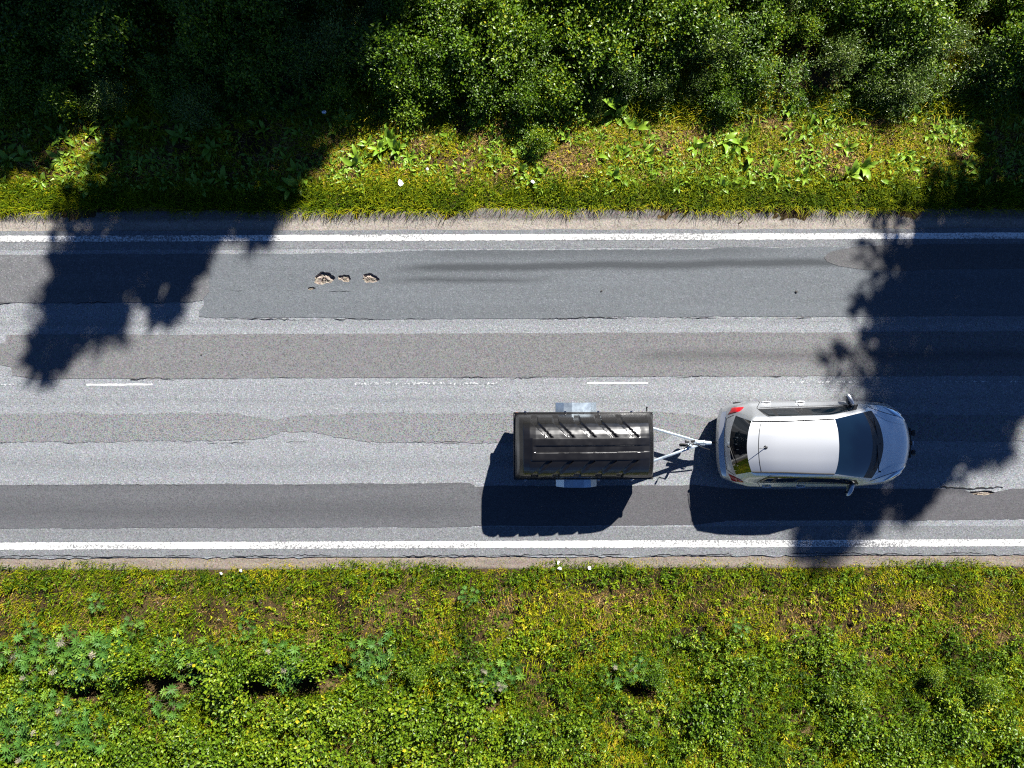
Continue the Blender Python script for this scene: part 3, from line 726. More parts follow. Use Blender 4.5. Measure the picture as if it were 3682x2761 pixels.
# diagonal grooves in the flanks
gx = U * L_
rel = np.zeros_like(U); per = .425
for k in range(5):
    x0 = .40 + k * per
    t = np.clip((.78 - av) / (.78 - .33), 0, 1)                  # 0 at the outer bend, 1 at the shoulder
    c0 = x0 + t * .30
    w = .072 - .01 * t
    g = sstep(w, w - .020, np.abs(gx - c0)) * sstep(.325, .345, av) * sstep(.965, .93, av)
    rel -= g * .040
rel -= sstep(.345, .325, av) * sstep(.29, .31, av) * .0
ch = sstep(.105, .085, np.abs(Vv + .0)) * sstep(.36, .44, xr) * sstep(.02, .5, xf) * .026     # channel along the top
sh = sstep(.335, .315, av) * sstep(.30, .36, xr) * sstep(.1, .7, xf) * .018                  # raised crown
cr_ = sstep(.22, .12, xr) * sstep(.55, .85, av) * .05
Z = RIM + .025 + base
Y = TCY + Vv * THW
Pm = np.stack([X, Y, Z], -1); du = np.gradient(Pm, axis=0); dv = np.gradient(Pm, axis=1); Nm = np.cross(du, dv); Nm /= np.linalg.norm(Nm, axis=-1, keepdims=True)
Pm = Pm + Nm * ((rel - ch + sh + (fbm(X, Y, 3.0, 4) - .5) * .014) * flat)[..., None]
Vx = Pm.reshape(-1, 3)
i, j = np.meshgrid(np.arange(NU - 1), np.arange(NV - 1), indexing='ij'); a_ = (i * NV + j).ravel()
me = npmesh('lid', Vx, np.stack([a_, a_ + NV, a_ + NV + 1, a_ + 1], 1), smooth=True); me.set_sharp_from_angle(angle=math.radians(50))
lid = link('lid', me, m_lid, TRL)
bm = bmesh.new()
for (c, s) in (((cx, TCY + THW, RIM + .012), (L_ + .03, .035, .05)), ((cx, TCY - THW, RIM + .012), (L_ + .03, .035, .05)), ((TX0, TCY, RIM + .0115), (.035, THW * 2 - .036, .05)), ((TX1, TCY, RIM + .0115), (.035, THW * 2 - .036, .05))):
    box(bm, c, s, bev=.008)
link('lid_rim', bm_mesh('lid_rim', bm), m_lid, lid)
for k, fx in enumerate((.08, .37, .61, .85)):
    for y in (1, -1):
        bm = bmesh.new(); box(bm, (TX0 + fx * L_, TCY + y * (THW + .020), RIM + .0), (.05, .022, .07), bev=.005); tube(bm, [(TX0 + fx * L_ - .02, TCY + y * (THW + .035), RIM + .045), (TX0 + fx * L_ + .02, TCY + y * (THW + .035), RIM + .045)], .010, 6)
        link('latch', bm_mesh('latch', bm), m_chrome, TRL)
for fy in (-.55, 0, .55):
    bm = bmesh.new(); box(bm, (TX1 + .02, TCY + fy * THW, RIM), (.018, .06, .05), bev=.004); link('hinge', bm_mesh('hinge', bm), m_galv, TRL)
bm = bmesh.new(); box(bm, (TX1 - .10, TCY + THW + .06, RIM - .02), (.025, .10, .03), bev=.004); box(bm, (TX1 - .10, TCY + THW + .11, RIM), (.03, .025, .07), bev=.006); link('marker_lamp', bm_mesh('marker_lamp', bm), m_blackp, TRL)
for y in (1, -1):
    bm = bmesh.new(); box(bm, (TX0 + .02, TCY + y * (THW - .16), .50), (.05, .22, .12), bev=.012); link('rear_lamp', bm_mesh('rear_lamp', bm), m_red, TRL)
    bm = bmesh.new(); box(bm, (TX0 + .06, TCY + y * (THW - .01), .47), (.06, .03, .04), bev=.008); link('reflector', bm_mesh('reflector', bm), m_amber, TRL)
    # faceted mudguard
    y0, y1 = TCY + y * (THW - .005), TCY + y * (THW + .205); wx = 1.345
    pr = [(-.43, .40), (-.425, .56), (-.27, .72), (-.10, .765), (.14, .765), (.29, .71), (.425, .56), (.43, .42)]
    bm = bmesh.new(); A1 = [bm.verts.new((wx + p[0], y0, p[1])) for p in pr]; B1 = [bm.verts.new((wx + p[0], y1, p[1])) for p in pr]
    A2 = [bm.verts.new((wx + p[0] * .975, y0, p[1] - .012)) for p in pr]; B2 = [bm.verts.new((wx + p[0] * .975, y1, p[1] - .012)) for p in pr]
    for k in range(len(pr) - 1):
        bm.faces.new((A1[k], A1[k+1], B1[k+1], B1[k])); bm.faces.new((A2[k], B2[k], B2[k+1], A2[k+1])); bm.faces.new((B1[k], B1[k+1], B2[k+1], B2[k])); bm.faces.new((A1[k+1], A1[k], A2[k], A2[k+1]))
    for k in (0, -1): bm.faces.new((A1[k], B1[k], B2[k], A2[k]))
    C_ = [bm.verts.new((wx + p[0] * .99, y1 - y * .006, p[1] - .004)) for p in pr[1:-1]]; D_ = [bm.verts.new((wx + p[0] * .86, y1 - y * .006, p[1] - .07)) for p in pr[1:-1]]
    for k in range(len(C_) - 1): bm.faces.new((C_[k], C_[k+1], D_[k+1], D_[k]))
    link('mudguard', bm_mesh('mudguard', bm, smooth=False), m_galv, TRL)
    w = link('wheel', None, None, TRL, (wx, TCY + y * (THW + .10), .29)); Mx = Matrix.Rotation(math.pi / 2, 4, 'X')
    bm = bmesh.new(); lathe(bm, [(.17, -.075), (.26, -.08), (.285, -.06), (.29, 0), (.285, .06), (.26, .08), (.17, .075)], Mx, 26); link('tyre', bm_mesh('tyre', bm), m_rubber, w)
    bm = bmesh.new(); lathe(bm, [(.03, -.06), (.16, -.05), (.175, -.075), (.175, .075), (.16, .05), (.03, .06)], Mx, 18); link('rim', bm_mesh('rim', bm), m_galv, w)
    # one leg of the drawbar
    A3 = G(2348, 1540 if y > 0 else 1657, .47); B3 = G(2522, 1590 if y > 0 else 1596, .47)
    d = (B3 - A3); A3 = A3 - d * .35
    bm = bmesh.new(); dd = B3 - A3; box(bm, (A3 + B3) / 2, (dd.length, .048, .07), dd.to_track_quat('X', 'Z').to_matrix(), .006)
    link('drawbar', bm_mesh('drawbar', bm), m_galv, TRL)
bm = bmesh.new(); c0 = G(2514, 1592, .48); c1 = G(2548, 1593, .46)
box(bm, c0, (.24, .11, .07), bev=.012); tube(bm, [c0 + Vector((.08, 0, 0)), c1 + Vector((.05, 0, -.01))], [.05, .042], 10); tube(bm, [c0 + Vector((-.06, 0, .04)), c0 + Vector((.06, 0, .10)), c0 + Vector((.12, 0, .11))], .014, 6)
link('coupling', bm_mesh('coupling', bm), m_galv, TRL)
# jockey wheel: column, clamp, wheel, crank
jp = G(2478, 1604, .5); bm = bmesh.new(); tube(bm, [(jp.x, jp.y, .22), (jp.x, jp.y, .70)], .026, 10); box(bm, (jp.x, jp.y, .47), (.10, .10, .08), bev=.01); tube(bm, [(jp.x, jp.y, .62), (jp.x, jp.y, .74)], .018, 8)
jk = link('jockey_wheel', bm_mesh('jockey_wheel', bm), m_galv, TRL)
bm = bmesh.new(); lathe(bm, [(.03, -.03), (.085, -.028), (.095, 0), (.085, .028), (.03, .03)], Matrix.Translation((jp.x - .05, jp.y, .20)) @ Matrix.Rotation(math.pi / 2, 4, 'X'), 18); link('small_tyre', bm_mesh('small_tyre', bm), m_rubber, jk)
bm = bmesh.new(); tube(bm, [(jp.x, jp.y, .73), (jp.x - .12, jp.y + .05, .75), (jp.x - .13, jp.y + .055, .78), (jp.x - .13, jp.y + .055, .86)], .009, 6); lathe(bm, [(.012, 0), (.02, .02), (.02, .07), (.012, .085)], Matrix.Translation((jp.x - .13, jp.y + .055, .82)), 8); link('crank', bm_mesh('crank', bm), m_blackp, jk)
bm = bmesh.new(); p0 = G(2460, 1615, .55); tube(bm, [p0, p0 + Vector((.10, .12, .10)), p0 + Vector((.25, .10, .08)), p0 + Vector((.42, .02, -.02)), p0 + Vector((.56, -.02, -.08))], .012, 6); link('cable', bm_mesh('cable', bm), m_blackp, TRL)
for k, (qx, qy) in enumerate(((2470, 1588), (2492, 1586))):
    p = G(qx, qy, .52); bm = bmesh.new(); box(bm, p, (.09, .05, .05), Matrix.Rotation(.5 * k, 3, 'Z'), .012); tube(bm, [p, p + Vector((-.02, .03, -.03))], .012, 6); link('plug', bm_mesh('plug', bm), m_blackp, TRL)
bm = bmesh.new()
box(bm, (cx, TCY, .43), (L_ - .1, .08, .06)); box(bm, (1.345, TCY, .34), (.07, THW * 2 + .02, .07)); link('chassis', bm_mesh('chassis', bm, smooth=False), m_galv, TRL)

# ------------------------------------------------------------------ tall spruces north of the road (outside the picture; their shadows fall into it)
def quad_cards(C, D, Sd, L, W):
    """diamond leaves: base, left, tip, right, folded a little"""
    Nn = np.cross(D, Sd); L = L[:, None]; W = W[:, None]
    a_ = C; t_ = C + D * L; l_ = C + D * L * .45 + Sd * W * .5 + Nn * W * .12; r_ = C + D * L * .45 - Sd * W * .5 + Nn * W * .12
    V = np.stack([a_, l_, t_, r_], 1).reshape(-1, 3); i = np.arange(len(C)) * 4
    return V, np.stack([i, i + 3, i + 2, i + 1], 1)
def unit(v): return v / (np.linalg.norm(v, axis=-1, keepdims=True) + 1e-9)
def rand_frame(n, up=.6, r=rng):
    """leaf direction and side vectors; up = how flat the leaves lie"""
    nrm = unit(r.normal(size=(n, 3)) * (1 - up) + np.array([0, 0, 1.0]) * up * 1.6)
    d = unit(np.cross(nrm, r.normal(size=(n, 3)))); return d, np.cross(nrm, d)

PR = [(0, .15), (1, .6), (2.2, 1.15), (3, 1.6), (4.5, 2.0), (8, 2.2), (16, 2.2)]
def spruce_mesh(h, seed, prof, thin=.0):
    pd, prr = zip(*prof)
    r = np.random.default_rng(seed); C = []; D = []; Sd = []; L = []; W = []
    bm = bmesh.new()
    tube(bm, [(0, 0, -.3), (0, 0, h * .5), (0, 0, h * .98)], [h * .014, h * .009, .02], 8)
    z = h * .16
    while z < h * .985:
        f = 1 - z / h
        for b in range(int(4 + r.integers(0, 3))):
            if r.random() < thin + .12: continue
            az = r.random() * 2 * math.pi; bl = float(np.interp(h - z, pd, prr)) * (.35 + 1.0 * r.random() ** 1.3) + .06
            n = max(4, int(bl * 9)); tt = np.linspace(.1, 1, n)
            hx, hy = math.cos(az), math.sin(az)
            px = hx * bl * tt; py = hy * bl * tt; pz = z + .15 * bl * tt - .34 * bl * tt ** 2
            tube(bm, [(0, 0, z), (px[n // 2], py[n // 2], pz[n // 2]), (px[-1], py[-1], pz[-1])], [.03 * f + .012, .02 * f + .01, .006], 4, False)
            for k in range(n):
                wd = .50 * bl * (1 - tt[k] * .75) * .8 + .16
                m = int(6 + 7 * f)
                off = (r.random(m) - .5) * 2 * wd
                c = np.stack([px[k] - hy * off * .8 + r.normal(size=m) * .05, py[k] + hx * off * .8 + r.normal(size=m) * .05, pz[k] - np.abs(off) * .35 + r.normal(size=m) * .05], 1)
                d = unit(np.stack([hx + -hy * np.sign(off) * .9, hy + hx * np.sign(off) * .9, np.full(m, -.35)], 1) + r.normal(size=(m, 3)) * .3)
                C.append(c); D.append(d); s = unit(np.cross(d, r.normal(size=(m, 3)) * .5 + [0, 0, 1])); Sd.append(s)
                L.append(.26 + .34 * r.random(m)); W.append(.06 + .07 * r.random(m))
        z += .20 + .22 * f * (h / 13)
    C, D, Sd = map(np.concatenate, (C, D, Sd)); L = np.concatenate(L); W = np.concatenate(W)
    V, F = quad_cards(C, D, Sd, L, W)
    return bm_mesh('trunk', bm), npmesh('crown', V, F, attr=np.repeat(r.random(len(C)), 4))
def spruce(h, tip, seed, prof, label, thin=.0):
    """tip: photo pixel its top's shadow reaches on the road"""
    t = G(*tip); b = t + Vector((SUN.x, SUN.y, 0)) * h
    z0 = float(tz(b.x, b.y)); e = empty('spruce_tree', (b.x, b.y, z0), rng.random() * 6)
    tag(e, label, 'tree', 'spruces north of the road')
    tm, cm = spruce_mesh(h - z0, seed, prof, thin=thin)
    link('trunk', tm, m_bark, e); link('crown', cm, m_spruce, e)
wid = lambda s: [(d_, r_ * s) for d_, r_ in PR]
for (h_, tip_, seed_, w_, th_, lb_) in (
    (13.0, (125, 1375), 1, .62, .05, 'spruce whose shadow makes the longest finger on the left of the road'),
    (15.0, (345, 1265), 11, .55, .10, 'spruce whose shadow makes the second finger on the left of the road'),
    (12.0, (545, 1165), 12, .38, .10, 'slim spruce whose shadow makes the third finger on the left'),
    (14.0, (875, 905), 3, .34, .05, 'slim spruce whose shadow just crosses the upper white line at left'),
    (10.5, (-240, 850), 2, 1.0, .10, 'spruce shading the left end of the upper verge'),
    (14.5, (60, 480), 4, 1.0, .05, 'spruce shading the upper left corner of the thicket'),
    (13.0, (520, 390), 13, .8, .05, 'spruce shading the thicket behind the left verge'),
    (16.0, (870, 330), 10, .62, .05, 'slim spruce shading the thicket left of the sunny shrubs'),
    (12.0, (3213, 1880), 14, .36, .10, 'slim spruce whose shadow falls beside the front wheel of the car'),
    (16.0, (3303, 1750), 6, .55, .15, 'spruce whose shadow ends just ahead of the car'),
    (13.0, (3395, 1745), 15, .40, .35, 'slim spruce shading the lane ahead of the car'),
    (15.0, (3540, 1665), 7, .50, .42, 'spruce shading the right end of the lower lane'),
    (12.0, (3650, 1480), 8, .50, .45, 'spruce shading the middle of the road at the right edge'),
    (13.5, (3920, 1300), 9, .75, .42, 'rightmost of the spruces along the upper verge')):
    spruce(h_, tip_, seed_, wid(w_), lb_, th_)
spruce(15.5, (2885, 2050), 5, [(0, .22), (1, .65), (2.5, 1.15), (3.8, 1.55), (5.4, 1.75), (7.6, 1.0), (9, .6), (16, .5)], 'tall spruce whose shadow tip reaches the lower white line by the car', .06)

# ------------------------------------------------------------------ grass, straw, small herbs
HX = 13.2                                                # vegetation reaches this far left and right
def scatter(n, x0, x1, y0, y1, dens):
    x = rng.uniform(x0, x1, n); y = rng.uniform(y0, y1, n); k = rng.random(n) < dens(x, y); return x[k], y[k]
def blades(x, y, L, W, lean, tint, bias=(0, 0)):
    """curved grass blades: base pair, middle pair, tip"""
    n = len(x); az = rng.random(n) * 2 * np.pi; z = tz(x, y)
    d = np.stack([np.cos(az) + bias[0], np.sin(az) + bias[1], np.zeros(n)], 1); d[:, :2] = unit(d[:, :2])
    s = np.stack([-d[:, 1], d[:, 0], np.zeros(n)], 1)
    P = np.stack([x, y, z - .01], 1); Lc = L[:, None]; le = lean[:, None]; w = W[:, None] * .5
    up = np.array([[0, 0, 1.0]])
    M_ = P + d * Lc * le * .40 + up * Lc * .52 * np.sqrt(np.clip(1 - le * le * .5, .15, 1))
    Tp = P + d * Lc * le * .98 + up * Lc * (.92 - .55 * le)
    V = np.stack([P - s * w, P + s * w, M_ + s * w * .8, M_ - s * w * .8, Tp], 1).reshape(-1, 3)
    i = np.arange(n) * 5
    return V, np.stack([i, i + 1, i + 2, i + 3], 1), np.stack([i + 3, i + 2, i + 4], 1), np.repeat(tint, 5)
def grass_obj(name, parts, mat, label):
    Vs, Q, T3, A, o = [], [], [], [], 0
    for (V, q, t, a_) in parts: Vs.append(V); Q.append(q + o); T3.append(t + o); A.append(a_); o += len(V)
    me = npmesh(name, np.concatenate(Vs), [np.concatenate(Q), np.concatenate(T3)], attr=np.concatenate(A))
    return tag(link(name, me, mat), label, 'grass', kind='stuff')
def lnoise(x, y, s, k): return vn(x, y, s, k)
edgeN = lambda x: 3.79 + (vn(x, 0, .8, 1) - .5) * .20 + (vn(x, 0, 5, 2) - .5) * .08       # where the upper grass begins
edgeS = lambda x: -3.93 + (vn(x, 9, .7, 3) - .5) * .26 + (vn(x, 9, 4, 2) - .5) * .08

P = []
U_ = rng.uniform
# dense fringe by the upper shoulder
x, y = scatter(60000, -HX, HX, 3.7, 4.55, lambda x, y: sstep(0, .05, y - edgeN(x)) * (1 - .75 * sstep(4.2, 4.55, y)))
n = len(x); P.append(blades(x, y, U_(.08, .19, n) * (.7 + 1.1 * vn(x, y, 4.5, 6)), U_(.009, .019, n), U_(.15, .95, n), np.clip(-.02 + .56 * rng.random(n) + .5 * (fbm(x, y, 2.8, 3) - .5), 0, 1)))
# long stalks hanging over the shoulder
n = 1800; x = U_(-HX, HX, n); y = edgeN(x) + U_(-.04, .10, n)
P.append(blades(x, y, U_(.18, .40, n), U_(.006, .011, n), U_(.4, 1, n), .3 + .5 * rng.random(n), (0, -1.1)))
# the upper verge, thinner, in tufts
x, y = scatter(120000, -HX, HX, 4.2, 6.5, lambda x, y: .16 + .84 * sstep(.42, .56, fbm(x, y, 2.1, 6)))
n = len(x); P.append(blades(x, y, U_(.06, .20, n), U_(.008, .018, n), U_(.3, 1, n), np.clip(.24 + .58 * rng.random(n) + .6 * (fbm(x, y, 1.6, 8) - .5), 0, 1)))
grass_obj('verge_grass', P, m_grass, 'short green grass on the verge above the road'); P = []
# tall tufts between the shrubs
x, y = scatter(55000, -HX, HX, 5.9, 10.5, lambda x, y: sstep(.44, .58, fbm(x, y, .9, 9)))
n = len(x); P.append(blades(x, y, U_(.25, .60, n), U_(.009, .017, n), U_(.25, .95, n), np.clip(.25 + .55 * rng.random(n), 0, 1)))
grass_obj('thicket_grass', P, m_grass, 'tall grass growing between the shrubs above the road'); P = []
# lower side
def lawn(x, y):
    d = edgeS(x) - y
    return (1 - .92 * hollow(x, y)) * sstep(-.05, .12, d) * np.where(d < .55, .35 + .65 * sstep(.38, .5, fbm(x, y, 2.0, 8)), .22 + .70 * sstep(.42, .58, fbm(x, y, 1.7, 5)))
x, y = scatter(300000, -HX, HX, -10.2, -3.8, lawn)
n = len(x); d = edgeS(x) - y; near = sstep(.75, .45, d)
L = U_(.05, .15, n) * (1 - near) + U_(.07, .17, n) * near + .16 * sstep(1.5, 2.6, d) * rng.random(n)
P.append(blades(x, y, L, U_(.008, .016, n), U_(.25, 1, n), np.clip(.20 + .58 * rng.random(n) + .8 * (fbm(x, y, 1.4, 11) - .5) - .04 * near, 0, 1)))
# stray tufts in the gravel above and the dirt below
x, y = scatter(9000, -HX, HX, 3.5, 3.85, lambda x, y: sstep(.54, .68, fbm(x, y, 2.6, 7)) * sstep(3.5, 3.8, y))
n = len(x); P.append(blades(x, y, U_(.03, .09, n), U_(.007, .012, n), U_(.5, 1, n), .35 + .5 * rng.random(n)))
x, y = scatter(16000, -HX, HX, -4.15, -3.77, lambda x, y: sstep(.48, .64, fbm(x, y, 2.6, 2)) * sstep(-3.76, -3.95, y))
n = len(x); P.append(blades(x, y, U_(.03, .09, n), U_(.008, .013, n), U_(.5, 1, n), .5 + .5 * rng.random(n)))
grass_obj('meadow_grass', P, m_grass, 'green and yellowish grass on the bank below the road'); P = []
# straw on both sides
x, y = scatter(60000, -HX, HX, 4.35, 6.2, lambda x, y: .06 + .8 * sstep(.46, .60, fbm(x, y, 1.7, 12)) * sstep(6.2, 5.6, y))
n = len(x); P.append(blades(x, y, U_(.06, .18, n), U_(.005, .011, n), U_(.8, 1, n), rng.random(n)))
x, y = scatter(60000, -HX, HX, -8.5, -3.95, lambda x, y: (1 - hollow(x, y)) * (.03 + .7 * sstep(.52, .64, fbm(x, y, 1.2, 13))) * (.25 + sstep(.5, .9, edgeS(x) - y)) * sstep(-3.95, -4.15, y))
n = len(x); P.append(blades(x, y, U_(.05, .16, n), U_(.005, .011, n), U_(.8, 1, n), rng.random(n)))
x, y = scatter(120000, -HX, HX, -10, 6.4, lambda x, y: np.where(y > 0, sstep(4.15, 4.5, y), (1 - hollow(x, y)) * sstep(-4.0, -4.4, y) * (.35 + .65 * sstep(-7.0, -5.6, y))))
n = len(x); P.append(blades(x, y, U_(.03, .09, n), U_(.007, .014, n), U_(.85, 1, n), np.clip(rng.random(n) * .55 + .5 * (fbm(x, y, 1.5, 4) - .5), 0, 1)))
grass_obj('dry_grass', P, m_straw, 'pale dry straw lying among the green grass'); P = []

def herb_obj(name, x, y, n, L0, L1, h, mat, tint, label, up=.55):
    """rosettes of n small pointed leaves"""
    x = np.repeat(x, n) ; y = np.repeat(y, n); m = len(x); t = np.repeat(tint, n) + rng.normal(size=m) * .10
    z = tz(x, y) + np.repeat(h, n) * rng.uniform(.5, 1, m)
    az = rng.random(m) * 2 * np.pi; el = rng.uniform(-.2, .8, m)
    d = np.stack([np.cos(az) * np.cos(el), np.sin(az) * np.cos(el), np.sin(el)], 1)
    s = unit(np.cross(np.array([[0, 0, 1.0]]) + rng.normal(size=(m, 3)) * .45, d)); L = rng.uniform(L0, L1, m)
    C = np.stack([x, y, z], 1) + rng.normal(size=(m, 3)) * np.array([.025, .025, .012])
    V, F = quad_cards(C, d, s, L, L * rng.uniform(.28, .5, m))
    return tag(link(name, npmesh(name, V, F, attr=np.repeat(np.clip(t, 0, 1), 4)), mat), label, 'ground cover', kind='stuff')
x, y = scatter(27000, -HX, HX, -10.2, -3.9, lambda x, y: (1 - hollow(x, y)) * sstep(0, .2, edgeS(x) - y) * (.30 + .70 * sstep(.42, .56, fbm(x, y, 1.9, 1))) * np.where(edgeS(x) - y < .5, .7, .30 + .70 * sstep(1.3, 1.9, edgeS(x) - y)))
dS = edgeS(x) - y
herb_obj('meadow_herbs', x, y, 10, .035, .085, .03 + .12 * rng.random(len(x)) + .20 * sstep(1.4, 2.6, dS) * sstep(.42, .6, fbm(x, y, 1.3, 2)), m_herb, np.clip(.18 + .52 * rng.random(len(x)) + .6 * (fbm(x, y, 1.2, 3) - .5) + .14 * sstep(.4, .8, dS) * sstep(1.8, 1.3, dS), 0, 1), 'small-leaved herbs covering the bank below the road')
x, y = scatter(12000, -HX, HX, -10.2, -5.3, lambda x, y: (1 - hollow(x, y)) * sstep(.45, .55, fbm(x, y, 1.4, 10)) * sstep(-5.3, -6.3, y + (vn(x, y, .8, 1) - .5)))
herb_obj('bank_undergrowth', x, y, 9, .045, .095, .05 + (.2 + .8 * rng.random(len(x))) * .42 * sstep(.40, .62, fbm(x, y, 1.4, 10)), m_sap, np.clip(.10 + .66 * rng.random(len(x)) + .7 * (fbm(x, y, 1.0, 5) - .5), 0, 1), 'knee-high leafy undergrowth on the lower part of the bank')
x, y = scatter(4500, -HX, HX, 4.1, 6.5, lambda x, y: .2 + .7 * sstep(.5, .65, fbm(x, y, 1.4, 14)))
herb_obj('verge_herbs', x, y, 8, .04, .09, .03 + .06 * rng.random(len(x)), m_herb, np.clip(.3 + .5 * rng.random(len(x)), 0, 1), 'small-leaved herbs scattered on the upper verge')
x, y = scatter(26000, -HX, HX, 5.9, 10.5, lambda x, y: .06 + .94 * sstep(.40, .54, fbm(x, y, 1.1, 7)))
herb_obj('thicket_herbs', x, y, 10, .035, .085, .08 + (.25 + .75 * rng.random(len(x))) * (.25 + 1.0 * sstep(.40, .66, fbm(x, y, 1.1, 7))) * sstep(5.7, 7.0, y), m_alder, np.clip(.2 + .55 * rng.random(len(x)), 0, 1), 'low leafy undergrowth filling the thicket above the road')
x, y = scatter(700, -HX, HX, -8.5, -4.0, lambda x, y: .25 + .75 * sstep(.5, .65, fbm(x, y, 1.2, 4)))
herb_obj('small_flowers', x, y, 4, .014, .030, .07 + .08 * rng.random(len(x)), m_flower, rng.random(len(x)), 'tiny white, pink and orange flowers dotted over the lower bank')

# ------------------------------------------------------------------ broad-leaved dock plants on the upper verge
def dock_leaf(k):
    r = np.random.default_rng(100 + k); L = .15 + .035 * k; W = L * (.30 + .05 * (k % 3)); n = 7; V = []
    for i in range(n):
        t = i / (n - 1); w = W * .5 * (math.sin(math.pi * min(1, t * .92 + .06)) ** .8) * (1.1 - .35 * t) + .002
        zz = .26 * L * math.sin(t * 2.0) - .10 * L * t * t; wv = .012 * math.sin(t * 9 + k)
        for s in (-1, 0, 1): V.append((t * L, s * w, zz + (abs(s) * (.30 * w) + s * wv)))
    F = []
    for i in range(n - 1):
        for s in (0, 1): a_ = i * 3 + s; F.append((a_, a_ + 3, a_ + 4, a_ + 1))
    return npmesh('leaf', np.array(V), np.array(F), attr=np.repeat(.25 + .5 * r.random(), len(V)), smooth=True)
def zone(x, lab, grp):
    z_ = ('below the shaded thicket at far left', 'left of the potholes', 'above the potholes', 'above the trailer', 'above the car', 'by the tree shadow at far right')[int(np.searchsorted([-7.5, -4.5, -1.2, 3.2, 8.0], x))]
    return lab % z_, grp % z_
DL = [dock_leaf(k) for k in range(6)]
for m_ in DL: m_.materials.append(m_dock)
def dock(x, y, sc, nl, label, group=None):
    e = empty('dock_plant', (x, y, float(tz(x, y))), rng.random() * 6.28, sc); tag(e, label, 'plant', group)
    for k in range(nl):
        a_ = k * 2.4 + rng.random() * .7; tl = rng.uniform(-.75, .1)
        link('leaf', DL[int(rng.integers(0, 6))], None, e, (math.cos(a_) * .012, math.sin(a_) * .012, .015 + .02 * rng.random()), (rng.uniform(-.35, .35), tl, a_), rng.uniform(.75, 1.15))
    return e
spots = []
tries = 0
while len(spots) < 290 and tries < 6000:
    tries += 1
    x = rng.uniform(-11.3, 11.3); y = rng.uniform(4.25, 6.25)
    if rng.random() > .25 + 1.1 * float(sstep(.40, .60, fbm(x, y, 1.1, 10))): continue
    if all((x - a_) ** 2 + (y - b_) ** 2 > .10 ** 2 for a_, b_ in spots): spots.append((x, y))
for (x, y) in spots:
    big = rng.random() < .2
    dock(x, y, rng.uniform(.85, 1.1) if big else rng.uniform(.5, .85), int(rng.integers(5, 9)) if big else int(rng.integers(3, 6)),
         *zone(x, 'broad-leaved dock plant on the strawy upper verge, %s', 'dock plants, %s'))
for k, (px, py) in enumerate(((1395, 530), (1430, 545), (1365, 545), (1410, 510))):
    p = G(px, py, -.2); dock(p.x, p.y, 1.1, 9, 'dark green dock plant in the lush clump on the upper verge', 'lush dock clump on the upper verge')
for (px, py, lb) in ((1950, 375, 'large pale dock plant at the foot of the sunny shrubs, middle'), (2230, 370, 'large bright dock plant at the foot of the shrubs, right of middle')):
    p = G(px, py, .0); dock(p.x, p.y, 1.6, 10, lb)

x, y = scatter(11000, -HX, HX, 4.25, 6.6, lambda x, y: .10 + .9 * sstep(.44, .60, fbm(x, y, 1.5, 10)))
herb_obj('dock_seedlings', x, y, 2, .06, .16, .03 + .06 * rng.random(len(x)), m_dock, np.clip(.2 + .6 * rng.random(len(x)), 0, 1), 'crowd of small broad dock leaves scattered over the upper verge')

# ------------------------------------------------------------------ lupins on the lower bank
def palm_leaf(k):
    r = np.random.default_rng(200 + k); nl = 9 + k % 3; C = []; D = []; Sd = []; L = []; W = []
    for i in range(nl):
        a_ = 2 * math.pi * i / nl + r.normal() * .08; d = np.array([math.cos(a_), math.sin(a_), .28 + r.normal() * .12]); d /= np.linalg.norm(d)
        C.append(d * .004); D.append(d); s = np.cross([0, 0, 1], d); Sd.append(s / np.linalg.norm(s)); L.append(.085 + .02 * r.random()); W.append(.024)
    V, F = quad_cards(np.array(C), np.array(D), np.array(Sd), np.array(L), np.array(W))
    return npmesh('leaf', V, F, attr=np.repeat(.3 + .4 * r.random(), len(V)))
PL = [palm_leaf(k) for k in range(5)]
for m_ in PL: m_.materials.append(m_lup)
def spike_mesh(k):
    r = np.random.default_rng(300 + k); n = 34; h = .12 + .03 * k; t = np.linspace(0, 1, n); az = t * 40
    D = np.stack([np.cos(az), np.sin(az), np.full(n, .5)], 1); D = unit(D + r.normal(size=(n, 3)) * .15)
    C = np.stack([0 * t, 0 * t, .10 + h * t], 1); Sd = unit(np.cross(D, [0, 0, 1.0])); L = .075 * (1.05 - .7 * t) + .01
    V, F = quad_cards(C, D, Sd, L, L * .22)
    V2 = np.array([[-.004, 0, -.05], [.004, 0, -.05], [.003, 0, .1 + h], [-.003, 0, .1 + h], [0, -.004, -.05], [0, .004, -.05], [0, .003, .1 + h], [0, -.003, .1 + h]])
    F2 = np.array([[0, 1, 2, 3], [4, 5, 6, 7]]) + len(V)
    return npmesh('flower_spike', np.concatenate([V, V2]), np.concatenate([F, F2]), attr=np.concatenate([np.repeat(np.clip(.3 + .6 * t + r.normal(size=n) * .15, 0, 1), 4), np.full(8, .1)]))
SP = [spike_mesh(k) for k in range(3)]
for m_ in SP: m_.materials.append(m_lupfl)
def stems_mesh(r_, tips, rad=.004):
    bm = bmesh.new()
    for t_ in tips: tube(bm, [(t_[0] * .1, t_[1] * .1, -.02), (t_[0] * .55, t_[1] * .55, t_[2] * .6), tuple(t_)], [rad * 1.3, rad, rad * .7], 4, False)
    return bm_mesh('stem', bm, smooth=False)
